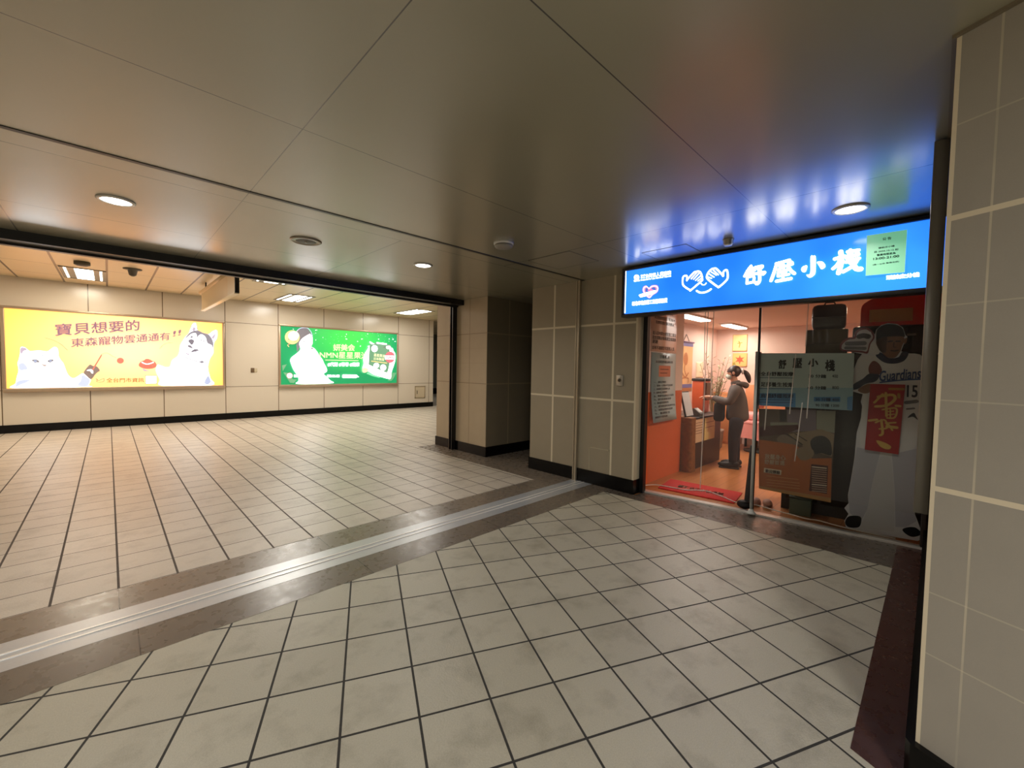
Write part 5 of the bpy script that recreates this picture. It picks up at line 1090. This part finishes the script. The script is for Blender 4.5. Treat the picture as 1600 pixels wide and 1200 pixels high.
MB().box((2.02, .472, 2.0), (2.33, .482, 2.12), pm('tan_window', '#c48e58', .4), Gfr).build('window_panel', t)
# ------------------------------------------------------------------ inside the shop
m_slamp = em('shop_lamp_glow', '#fffaf2', 7)
def shop_lamp(x0, x1, y, label, power):
    t = thing('fluorescent_lamp', label, 'ceiling light', ((x0+x1)/2, y, 2.36), 'lamps on the shop ceiling')
    MB().bbox((x0, y-.11, 2.335), (x1, y+.11, 2.36), m_white, .006).build('housing', t)
    MB().bbox((x0+.03, y-.085, 2.315), (x1-.03, y+.085, 2.336), m_slamp, .008).build('diffuser', t)
    o = area_light('fluorescent_light', (0, 0, -.06), x1-x0, .18, power, (1, .91, .84)); o.parent = t
shop_lamp(6.25, 7.25, 2.76, 'nearer lit shop ceiling lamp just inside the doorway', 20)
shop_lamp(8.05, 9.0, 2.72, 'farther lit shop ceiling lamp above the ponytailed person', 17)
area_light('shop_fill_lamp', (6.6, .6, 2.3), 1.0, .2, 28, (1, .76, .55))
# notices on the entrance wall
def wallsheet(name, label, cat, x0, x1, z0, z1, y, m, rows=(), ink='dk', parts=None, curl=0.):
    t = thing(name, label, cat, ((x0+x1)/2, y, z0))
    n = 10; vs = []
    for j in range(n+1):
        z = z0+(z1-z0)*j/n; d = .004+curl*(1-j/n)**3
        vs += [(x0, y-d, z), (x1, y-d*.8, z), (x0, y-d+.002, z), (x1, y-d*.8+.002, z)]
    fs = []
    for j in range(n):
        a = 4*j; b = a+4
        fs += [(a, a+1, b+1, b), (a+2, b+2, b+3, a+3), (a, b, b+2, a+2), (a+1, a+3, b+3, b+1)]
    fs += [(0, 2, 3, 1), (4*n, 4*n+1, 4*n+3, 4*n+2)]
    MB().add(vs, fs, m, True).build('sheet', t)
    items = []; w = x1-x0; hgt = z1-z0
    for s, u, v, h, uw in rows:
        items.append(('T', ink, .01, s, ((u*w, v*hgt), ((u+uw)*w, v*hgt), (u*w, v*hgt+h))))
    def fr(u, v, h):
        return (x0+u, y-.0065-curl*(1-max(0, min(1, v/hgt)))**3-h, z0+v)
    if items: draw(MB(), items, fr, paint, .0004, .0002).build('lettering', t, keep=True)
    if parts:
        for nm, its in parts: draw(MB(), its, fr, paint, .0008, .0003).build(nm, t, keep=True)
    return t
PAINT.update(notice_peach='#e7c4ad', notice_teal='#a6c0c2', orange_block='#d98a68', scroll_tan='#d9a873', scroll_blue='#5a5a8c', scroll_brown='#a8683c', brown_ink='#7a4e3c', pic_cream='#ecc98a', pic_red='#e0563c', pic_green='#9a8a3c', pic_orange='#e8b06a', gold_cloth='#e3d08a', sheet_yellow='#e9dc96', sheet_cream='#e8d3b0')
wallsheet('wall_notice', 'peach printed notice on the entrance wall above the teal notice', 'notice', 5.02, 5.78, 1.735, 2.34, 2.6, paint('notice_peach'),
  [('公告事項', .2, .84, .06, .6), ('本店營業時間如下敬請配合', .1, .70, .045, .8), ('按摩前請先量測體溫', .15, .60, .045, .7), ('進入店內請全程配戴口罩並', .05, .36, .05, .9), ('配合酒精消毒維護您我健康', .05, .26, .05, .9), ('謝謝', .05, .17, .05, .2), ('如有不適請告知服務人員', .05, .04, .05, .85)], 'brown_ink')
rows = [('注意事項', .3, .92, .045, .4), ('為保障您的權益請詳閱', .15, .85, .035, .7)]
txt = ['一、請先預約', '二、飯後一小時內不宜按摩', '三、孕婦請先告知服務人員', '四、皮膚有傷口者請避免', '五、貴重物品請自行保管', '六、請勿飲酒後按摩', '七、高血壓患者請告知', '八、遲到將縮短按摩時間', '九、消費後請索取發票', '十、敬請配合', '謝謝您的光臨與指教']
for i, s in enumerate(txt): rows.append((s, .08, .56-.05*i, .028, .5+.4*((i*37) % 10)/10))
wallsheet('wall_notice', 'long teal notice with a small orange block hanging below the peach notice', 'notice', 5.05, 5.76, .80, 1.72, 2.594, paint('notice_teal'), rows, 'dk',
  [('orange_block', [('P', 'orange_block', 0, ((.20, .60), (.54, .60), (.54, .75), (.20, .75))), ('S', 'brown_ink', .012, ((.24, .70), (.48, .70))), ('S', 'brown_ink', .012, ((.24, .65), (.44, .65)))])], .05)
t = thing('wall_switch', 'dark intercom and switch strip on the white edge of the entrance wall', 'switch', (4.9, 2.59, 1.3))
for z0, z1 in ((1.30, 1.42), (1.52, 1.60)): MB().bbox((4.86, 2.575, z0), (4.93, 2.6, z1), m_bk, .004).build('switch', t)
MB().bbox((4.86, 2.58, 1.80), (4.95, 2.6, 1.86), pm('red_tag', '#b04030', .4), .003).build('red_tag', t)
# scroll on the left wall
sc = wallsheet('wall_scroll', 'tan hanging scroll with purple bands on the left shop wall', 'scroll', 7.42, 8.06, 1.10, 2.02, 3.3, paint('scroll_tan'), (), 'dk',
  [('bands', [('P', 'scroll_blue', 0, ((0, .84), (.64, .84), (.64, .92), (0, .92))), ('P', 'scroll_blue', 0, ((0, .06), (.64, .06), (.64, .13), (0, .13))), ('P', 'scroll_brown', 0, ((0, 0), (.64, 0), (.64, .06), (0, .06)))]),
   ('figure', [('P', 'scroll_brown', 1, ((.22, .62), (.3, .72), (.38, .70), (.42, .60), (.38, .50), (.28, .50))), ('S', 'scroll_brown', .03, ((.3, .5), (.28, .4), (.36, .3))), ('S', 'scroll_brown', .03, ((.2, .34), (.32, .26), (.46, .34))), ('S', 'scroll_brown', .02, ((.2, .16), (.2, .24), (.46, .24), (.46, .16)))])])
MB().tube([(7.40, 3.285, 2.02), (8.08, 3.285, 2.02)], .014, pm('scroll_rod', '#6a4a6c', .5), 8).build('rod', sc)
MB().tube([(7.6, 3.288, 2.02), (7.74, 3.292, 2.16), (7.88, 3.288, 2.02)], .005, m_dsteel, 6).build('cord', sc)
wallsheet('wall_calendar', 'small plain cream sheet on the left wall right of the scroll', 'sheet', 8.24, 8.60, 1.34, 1.66, 3.3, pm('calendar_cream', '#e6cda8', .6))
# pictures on the rear wall
def rearpic(label, y0, y1, z0, z1, items):
    t = thing('wall_picture', label, 'picture', (9.29, (y0+y1)/2, z0), 'pictures on the rear wall of the shop')
    MB().bbox((9.275, y0, z0), (9.3, y1, z1), pm('picture_edge', '#c99a5c', .5), .004).build('frame', t)
    draw(MB(), items, lambda u, v, h: (9.274-h, y1-u, z0+v), paint, .0004, .0004).build('print', t, keep=True)
rearpic('upper cream picture on the rear wall with a small standing motif', 2.71, 2.985, 1.90, 2.24, [('P', 'pic_cream', 0, ((.01, .01), (.265, .01), (.265, .33), (.01, .33))), ('S', 'pic_green', .02, ((.13, .08), (.14, .15), (.12, .2))), ('S', 'pic_green', .015, ((.10, .16), (.18, .17)))])
star = [(.14+(.095 if i % 2 == 0 else .045)*math.sin(i*math.pi/6), .14+(.095 if i % 2 == 0 else .045)*math.cos(i*math.pi/6)) for i in range(12)]
rearpic('lower orange picture on the rear wall with a red star-shaped flower', 2.70, 2.975, 1.585, 1.86, [('P', 'pic_orange', 0, ((.01, .01), (.265, .01), (.265, .265), (.01, .265))), ('P', 'pic_red', 1, tuple(star)), ('P', 'pic_green', 0, ((.01, .02), (.07, .03), (.05, .09), (.01, .08)))])
# counter with cloth
def counter():
    t = thing('reception_counter', 'dark reception counter with a brown cloth over its near end', 'counter', (6.6, 2.8, 0))
    m = pm('counter_dark', '#2e211b', .45, var=.2, vscale=10)
    MB().box((6.10, 2.50, 0), (7.34, 3.05, .76), m).build('body', t)
    MB().bbox((6.06, 2.47, .76), (7.37, 3.08, .79), pm('counter_top', '#1d1816', .3), .008).build('top', t)
    vs = []; n = 22
    for j in range(9):
        z = .795-.79*j/8
        for i in range(n+1):
            a = i/n; wv = .012*math.sin(a*22)*(j/8)+.006*math.sin(a*9+1)
            if a < .68: x, y = 6.05-wv-.015*j/8, 2.98-(2.98-2.46)*(a/.68)
            else: x, y = 6.05+.16*(a-.68)/.32, 2.458-wv-.012*j/8
            vs.append((x, y, z))
    fs = [(j*(n+1)+i, j*(n+1)+i+1, (j+1)*(n+1)+i+1, (j+1)*(n+1)+i) for j in range(8) for i in range(n)]
    top = len(vs); vs += [(6.05, 2.98, .797), (6.05, 2.458, .797), (6.21, 2.458, .797), (6.21, 2.98, .797)]; fs.append((top, top+1, top+2, top+3))
    MB().add(vs, fs, pm('brown_damask', '#86582c', .85, var=.5, vscale=30), True).build('cloth', t)
    return t
counter()
def cpaper(label, x0, x1, z0, z1, key, rows):
    t = thing('counter_notice', label, 'notice', ((x0+x1)/2, 2.495, z0), 'papers on the front of the counter')
    MB().box((x0, 2.492, z0), (x1, 2.4985, z1), paint(key)).build('sheet', t)
    its = [('S', 'brown_ink', .008, ((.03, v), ((x1-x0)-.04, v))) for v in rows]
    draw(MB(), its, lambda u, v, h: (x0+u, 2.4915-h, z0+v), paint, .0004, .0003).build('lettering', t, keep=True)
cpaper('cream printed paper on the counter front, nearest the brown cloth', 6.27, 6.60, .40, .755, 'sheet_cream', (.3, .26, .22, .18, .14))
cpaper('yellow printed paper on the counter front, beside the person', 6.64, 7.06, .40, .755, 'sheet_yellow', (.28, .2))
t = thing('notice_stand', 'white notice in a black stand at the near end of the counter', 'notice stand', (6.24, 2.6, .80))
MB().prism([(2.72, .80), (2.74, .80), (2.70, 1.20), (2.68, 1.20)], 6.10, 6.14, m_bk, lambda y, z, x: (x, y, z)).build('stand', t)
MB().prism([(2.56, .80), (2.575, .80), (2.66, 1.17), (2.645, 1.17)], 6.08, 6.36, m_bk, lambda y, z, x: (x, y, z)).build('backing', t)
MB().prism([(2.553, .815), (2.556, .815), (2.641, 1.16), (2.638, 1.16)], 6.10, 6.35, pm('notice_white', '#d7dde0', .5), lambda y, z, x: (x, y, z)).build('sheet', t)
# tapering orange case with a black rim
t = thing('orange_case', 'tapering orange case with a black rim standing on the counter', 'case', (7.14, 2.76, .79))
pr = [(2.66, .93), (2.62, 1.20), (2.60, 1.33)]
def taper(z): k = (z-.79)/.55; return .135-.01*k
q = MB(); vs = []; zs = [.792, .95, 1.1, 1.22, 1.32]
for z in zs:
    a = taper(z)+.02*math.sin((z-.79)*4); vs += [(7.14-a*1.0, 2.76-a*.6, z), (7.14+a*1.0, 2.76-a*.6, z), (7.14+a*1.0, 2.76+a*.6, z), (7.14-a*1.0, 2.76+a*.6, z)]
fs = [(4*i+k, 4*i+(k+1) % 4, 4*i+4+(k+1) % 4, 4*i+4+k) for i in range(4) for k in range(4)]+[(3, 2, 1, 0)]
q.add(vs, fs, pm('orange_enamel', '#c8582c', .3, var=.15, vscale=8)); q.build('body', t)
a = taper(1.32)+.03
MB().bbox((7.14-a*1.03, 2.76-a*.66, 1.315), (7.14+a*1.03, 2.76+a*.66, 1.36), m_bk, .012).build('rim', t)
MB().box((7.09, 2.76-a*.6-.012, 1.00), (7.262, 2.76-a*.6+.01, 1.29), pm('smoky_panel', '#5d5048', .2)).build('window_panel', t)
t = thing('card_terminal', 'small dark grey payment terminal on the counter before the orange case', 'terminal', (6.5, 2.57, .79))
MB().prism([(2.50, .791), (2.63, .791), (2.63, .90), (2.60, .91), (2.50, .83)], 6.46, 6.62, pm('grey_item', '#4c4a46', .5), lambda y, z, x: (x, y, z)).build('body', t)
MB().prism([(2.52, .846), (2.59, .903), (2.587, .906), (2.517, .849)], 6.48, 6.60, pm('terminal_screen', '#9fa8a6', .2), lambda y, z, x: (x, y, z)).build('screen', t)
# tall plant behind the counter
def plant():
    t = thing('potted_plant', 'tall thin-leaved grey green plant behind the counter and the person', 'plant', (8.25, 2.95, 0))
    MB().lathe([(.13, 0), (.17, .05), (.19, .34), (.20, .38), (.17, .38), (.16, .33), (1e-5, .33)], pm('plant_pot', '#8d7f70', .5), (8.25, 2.95, 0), 24).build('pot', t)
    rnd = random.Random(4); st = MB(); lf = MB(); ml = pm('plant_leaf', '#8c9166', .55, var=.2, vscale=10); ms = pm('plant_stem', '#7a6a4a', .6)
    for k in range(16):
        a = rnd.uniform(0, 6.28); r = rnd.uniform(.08, .34); h = rnd.uniform(1.25, 1.78)
        pts = [(8.25+r*math.cos(a)*q**1.6, 2.95+r*.8*math.sin(a)*q**1.6, .33+(h-.33)*q) for q in (0, .25, .5, .75, 1)]
        st.tube(pts, [.009, .008, .007, .005, .003], ms, 6)
        for j in range(11):
            q = .55+.45*j/10; i = min(3, int(q*4)); f = q*4-i
            p = Vector(pts[i]).lerp(Vector(pts[i+1]), f); b = rnd.uniform(0, 6.28); L = rnd.uniform(.07, .13)
            d = Vector((math.cos(b), math.sin(b), rnd.uniform(.2, .9))).normalized()*L; s = d.cross(Vector((0, 0, 1))).normalized()*.012
            lf.add([p, p+d*.5+s+Vector((0, 0, .004)), p+d, p+d*.5-s+Vector((0, 0, .004)), p+d*.5+Vector((0, 0, -.004))], [(0, 1, 2, 3), (0, 4, 2)], ml, True)
    st.build('stems', t); lf.build('leaves', t)
plant()
# treatment bed with pink cover
t = thing('massage_bed', 'treatment bed with a pink cover and pink pillow behind the person', 'bed', (8.75, 1.9, 0))
MB().bbox((8.42, 1.2, .42), (9.12, 2.68, .50), pm('bed_frame', '#5a4840', .5), .02).build('frame', t)
m_pink = pm('pink_cover', '#e59a94', .8, var=.08, vscale=12)
vs = []; n = 30
for j in range(7):
    for i in range(n+1):
        y = 1.18+1.52*i/n; w = .014*math.sin(y*21)*(j/6)
        vs.append((8.40-.02*j/6-w, y, .575-.33*j/6-.02*math.sin(y*7)*(j/6)))
fs = [(j*(n+1)+i, j*(n+1)+i+1, (j+1)*(n+1)+i+1, (j+1)*(n+1)+i) for j in range(6) for i in range(n)]
cv = MB().add(vs, fs, m_pink, True); cv.bbox((8.39, 1.17, .50), (9.15, 2.71, .585), m_pink, .035)
cv.build('cover', t)
MB().bbox((8.47, 2.02, .586), (8.95, 2.56, .72), pm('pink_pillow', '#f0aaa4', .8), .06, seg=4).build('pillow', t)
for x in (8.5, 9.05):
    for y in (1.3, 2.6): MB().tube([(x, y, 0), (x, y, .43)], .022, m_bk, 10).build('leg', t)
t = thing('round_stool', 'dark round stool pushed under the pink treatment bed', 'stool', (8.62, 2.30, 0))
MB().lathe([(.05, .30), (.20, .30), (.22, .32), (.21, .38), (.15, .405), (1e-5, .41)], pm('stool_seat', '#4a3c34', .5), (8.62, 2.30, 0), 24).build('seat', t)
MB().tube([(8.62, 2.30, .06), (8.62, 2.30, .31)], .025, m_dsteel, 10).build('column', t)
MB().lathe([(.20, 0.0), (.20, .03), (.03, .07), (1e-5, .07)], pm('stool_base', '#332a26', .5), (8.62, 2.30, 0), 24).build('base', t)
t = thing('side_cabinet', 'low orange wooden cabinet against the rear wall beside the bed', 'cabinet', (9.15, 2.9, 0))
MB().bbox((9.02, 2.74, 0), (9.29, 3.24, 1.05), pm('orange_wood', '#c98552', .5), .01).build('body', t)
MB().bbox((9.008, 2.76, .05), (9.02, 3.22, .98), pm('orange_wood_door', '#d79660', .5), .004).build('door', t)
t = thing('rear_panel', 'orange wooden headboard panel on the rear wall behind the bed', 'panel', (9.27, 2.2, .6))
MB().bbox((9.25, 1.7, .55), (9.298, 2.70, 1.22), pm('orange_panel', '#d99466', .6), .01).build('panel', t)
MB().bbox((9.225, 2.36, .78), (9.25, 2.52, .98), pm('red_box', '#a85a4a', .5), .01).build('pocket', t)
# red doormat, white cable
t = thing('doormat', 'red doormat with cream lettering inside the doorway', 'doormat', (5.23, 2.0, 0))
mp = [(4.935, 2.395), (5.46, 2.47), (5.52, 1.60), (5.02, 1.535)]
MB().prism(mp, .001, .013, pm('red_mat', '#c22a26', .9, var=.2, vscale=150, bump=.3)).build('mat', t)
def matfr(u, v, h):
    o, a, b = Vector(mp[0]+(0,)), Vector(mp[3]+(0,))-Vector(mp[0]+(0,)), Vector(mp[1]+(0,))-Vector(mp[0]+(0,))
    p = o+a*u+b*v; return (p.x, p.y, .0135+h)
PAINT['mat_cream'] = '#e8cfa8'
draw(MB(), [('T', 'mat_cream', .02, '歡迎光臨', ((.2, .36), (.82, .36), (.2, .60)))], matfr, paint).build('lettering', t, keep=True)
cp = [(4.72, 2.70), (5.0, 2.46), (5.05, 2.25), (5.08, 2.10), (5.19, 1.98), (5.22, 1.88), (5.15, 1.72), (5.03, 1.50), (5.10, 1.35), (5.06, 1.14), (5.045, 1.0), (5.015, .86), (5.05, .76), (5.02, .62), (5.01, .45), (5.03, .2)]
cp[0] = (4.80, 2.56)
cp = catmull([(x, y, .020) for x, y in cp], 5)
tag(MB().tube(cp, .006, pm('white_cable', '#e6e0d6', .4), 8).build('cable', loc=(5.1, 1.5, 0)), 'thin white cable lying across the doorway and along the window', 'cable')
for i, (s, o, a, lb) in enumerate(((1.13, .42, .3, 'pale pink slipper behind the foot of the grey pole, left of the pair'), (1.24, .43, .15, 'pale pink slipper behind the foot of the grey pole, right of the pair'))):
    t = thing('slipper', lb, 'slipper', G(s, 0, o), 'pink slippers by the window')
    F3 = lambda x, y, z: G(s+x, z, o+y)
    MB().ell((0, 0, .017), (.045, .12, .015), pm('slipper_sole', '#c9a090', .7), fr=F3).build('sole', t)
    MB().ell((0, -.045, .045), (.046, .065, .036), pm('slipper_top', '#dcb2a4', .7), fr=F3).build('upper', t)
# ------------------------------------------------------------------ the person at the counter
PX_, PY_ = 6.92, 2.125
FW = Vector((-.27, .963, 0)).normalized(); RT = Vector((FW.y, -FW.x, 0))
def L(f, r, z): return Vector((PX_, PY_, 0))+FW*f+RT*r+Vector((0, 0, z))
def skin(name, chains, mat, parent, sub=2, root=0):
    """chains: lists of (f, r, z, radius); points that coincide are shared, so the surface stays one piece"""
    vs, es, rs = [], [], []; idx = {}
    for ch in chains:
        prev = None
        for f, r, z, ra in ch:
            k = (round(f, 4), round(r, 4), round(z, 4))
            if k not in idx: idx[k] = len(vs); vs.append(L(f, r, z)-Vector((PX_, PY_, 0))); rs.append(ra)
            if prev is not None and prev != idx[k]: es.append((prev, idx[k]))
            prev = idx[k]
    me = bpy.data.meshes.new(name); me.from_pydata(vs, es, []); ob = bpy.data.objects.new(name, me); COL.objects.link(ob)
    sk = ob.modifiers.new('s', 'SKIN'); sk.branch_smoothing = .3; sk.use_smooth_shade = True
    for i, v in enumerate(me.skin_vertices[0].data): 
        v.radius = rs[i] if isinstance(rs[i], tuple) else (rs[i], rs[i]); v.use_root = (i == root)
    ss = ob.modifiers.new('d', 'SUBSURF'); ss.levels = sub; ss.render_levels = sub
    bpy.context.view_layer.update()
    m2 = bpy.data.meshes.new_from_object(ob.evaluated_get(bpy.context.evaluated_depsgraph_get()))
    bpy.data.objects.remove(ob); m2.name = name; m2.materials.clear(); m2.materials.append(mat)
    m2.polygons.foreach_set('material_index', [0]*len(m2.polygons)); m2.polygons.foreach_set('use_smooth', [True]*len(m2.polygons))
    o = bpy.data.objects.new(name, m2); COL.objects.link(o); o.parent = parent; return o
per = thing('person', 'person in a dark grey hooded jacket with a ponytail and mask, leaning to the counter', 'person', (PX_, PY_, 0))
m_skin = pm('skin', '#c99478', .5); m_jack = pm('jacket_grey', '#5b5450', .85, var=.25, vscale=40); m_jean = pm('dark_jeans', '#23232f', .8, var=.2, vscale=60)
m_shoe = pm('black_shoe', '#141214', .5); m_hair = pm('dark_hair', '#2a1c18', .45, var=.3, vscale=60)
def arm(sg, hf, hr, hz):
    w = (hf-.10, hr*sg, hz+.0)
    c = [[(.02, 0, 1.17, .095), (.02, .10*sg, 1.235, .07), (.02, .165*sg, 1.22, .052), (.09, .20*sg, 1.02, .042), w+(.026,), (hf-.05, hr*sg, hz, .027), (hf-.015, hr*sg, hz, .030)]]
    for k, (dr, ln) in enumerate(((-.026, .062), (-.009, .072), (.009, .068), (.026, .052))):
        q = hr*sg+dr
        c.append([(hf-.015, hr*sg, hz, .030), (hf+.012, q, hz+.002, .010), (hf+.012+ln*.5, q, hz-.004, .0085), (hf+.012+ln, q, hz-.022, .0075)])
    c.append([(hf-.05, hr*sg, hz, .027), (hf-.035, hr*sg-sg*.034, hz+.004, .011), (hf+.005, hr*sg-sg*.046, hz-.004, .009)])
    return c
body = [[(0, 0, .84, .10), (0, 0, .98, .09), (.02, 0, 1.17, .095), (.03, 0, 1.29, .06), (.05, 0, 1.345, .048), (.075, 0, 1.395, .058), (.085, 0, 1.445, .080), (.075, 0, 1.495, .080), (.06, 0, 1.535, .055)]]
body += arm(1, .42, .10, 1.06)+arm(-1, .45, .07, 1.08)
for sg in (1, -1): body.append([(0, 0, .84, .10), (.0, .085*sg, .76, .075), (.02, .09*sg, .45, .06), (-.005+.03*(sg < 0), .09*sg, .10, .042), (-.01+.03*(sg < 0), .09*sg, .045, .038), (.13+.03*(sg < 0), .10*sg, .03, .028)])
skin('body', body, m_skin, per)
skin('jacket', [[(-.01, 0, .70, (.155, .175)), (-.005, 0, .82, (.155, .175)), (0, 0, .98, (.145, .165)), (.02, 0, 1.16, (.145, .165)), (.02, 0, 1.27, .095), (.035, 0, 1.325, .072), (.04, 0, 1.35, .066)],
   [(.02, 0, 1.16, (.145, .165)), (.02, .12, 1.235, .085), (.02, .18, 1.21, .075), (.09, .212, 1.02, .066), (.20, .17, 1.02, .056), (.315, .10, 1.06, .046)],
   [(.02, 0, 1.16, (.145, .165)), (.02, -.12, 1.235, .085), (.02, -.18, 1.21, .075), (.09, -.212, 1.02, .066), (.20, -.16, 1.03, .056), (.345, -.07, 1.08, .046)]], m_jack, per)
skin('hood', [[(.03, .085, 1.30, .025), (-.04, .09, 1.305, .035), (-.09, .05, 1.29, .045), (-.11, 0, 1.27, .055), (-.09, -.05, 1.29, .045), (-.04, -.09, 1.305, .035), (.03, -.085, 1.30, .025)]], m_jack, per)
for sg in (1, -1):
    d = .03*(sg < 0)
    skin('trouser_leg', [[(0, .05*sg, .80, .115), (.0, .085*sg, .70, .108), (.02+d*.5, .09*sg, .45, .080), (.0+d, .09*sg, .22, .068), (-.005+d, .09*sg, .075, .062)]], m_jean, per)
    s = MB(); f3 = lambda x, y, z: tuple(L(x+d, .095*sg+y, z))
    s.ell((.06, 0, .052), (.145, .052, .048), m_shoe, fr=f3); s.ell((-.03, 0, .07), (.065, .05, .055), m_shoe, fr=f3); s.bbox((-.09, -.045, .0), (.19, .045, .022), pm('shoe_sole', '#2a2728', .6), .01, f3)
    s.build('shoe', per)
# head details: hair cap, ponytail, scrunchie, mask, eyes, nose, ears
hd = lambda x, y, z: tuple(L(.070+x*.94-z*.34*-1*.6, y, 1.468+z*.94-x*.30))
b = MB(); prof = []
rings, seg = 14, 24; vs = []
for i in range(rings+1):
    th = math.pi*i/rings
    for k in range(seg):
        ph = 2*math.pi*k/seg; x, y, z = math.sin(th)*math.cos(ph), math.sin(th)*math.sin(ph), math.cos(th)
        lim = -.05 if x > .55 else (-.62 if x > -.1 else -.92)
        hairline = .30-.25*abs(y) if x > .45 else -9
        zz = max(z, max(lim, hairline)); vs.append(hd(x*.102-.012, y*.088, zz*.100+.012))
fs = [(i*seg+k, i*seg+(k+1) % seg, (i+1)*seg+(k+1) % seg, (i+1)*seg+k) for i in range(rings) for k in range(seg)]
b.add(vs, fs, m_hair, True); b.build('hair', per)
skin('ponytail', [[(-.02, 0, 1.49, .028), (-.065, .0, 1.495, .030), (-.105, .01, 1.465, .042), (-.130, .01, 1.41, .043), (-.145, .01, 1.35, .032), (-.15, .01, 1.31, .012)]], m_hair, per)
sc_ = []
for k in range(13): a = 2*math.pi*k/12; sc_.append(L(-.055, math.cos(a)*.034, 1.492+math.sin(a)*.034))
MB().tube(sc_, .015, pm('scrunchie_white', '#e9dfd8', .8), 8, False).build('scrunchie', per)
b = MB(); b.ell((.055, 0, -.045), (.052, .066, .052), pm('mask_pale', '#b9c3b6', .7), fr=hd); b.ell((.092, 0, -.035), (.026, .03, .034), pm('mask_pale', '#b9c3b6'), fr=hd); b.build('face_mask', per)
for sg in (1, -1):
    MB().ell((.074, .03*sg, .012), (.010, .014, .007), pm('eye_dark', '#1a1210', .3), 10, 8, fr=hd).build('eye', per)
    MB().ell((-.005, .084*sg, -.01), (.018, .010, .028), m_skin, 10, 8, fr=hd).build('ear', per)
MB().ell((.098, 0, -.012), (.014, .011, .02), m_skin, 10, 8, fr=hd).build('nose', per)
t = thing('shoulder_bag', 'black soft bag held in front of the person against the counter', 'bag', tuple(L(.28, .0, .78)))
bg = MB(); bg.bbox((.165, -.15, .71), (.318, .13, 1.0), pm('black_bag', '#17161a', .7, var=.2, vscale=20), .05, lambda x, y, z: tuple(L(x, y, z)), 3); bg.build('body', t)
MB().tube([L(.27, -.10, .98), L(.275, -.08, 1.06), L(.29, 0, 1.10), L(.275, .06, 1.06), L(.27, .08, .98)], .010, m_bk, 8).build('strap', t)
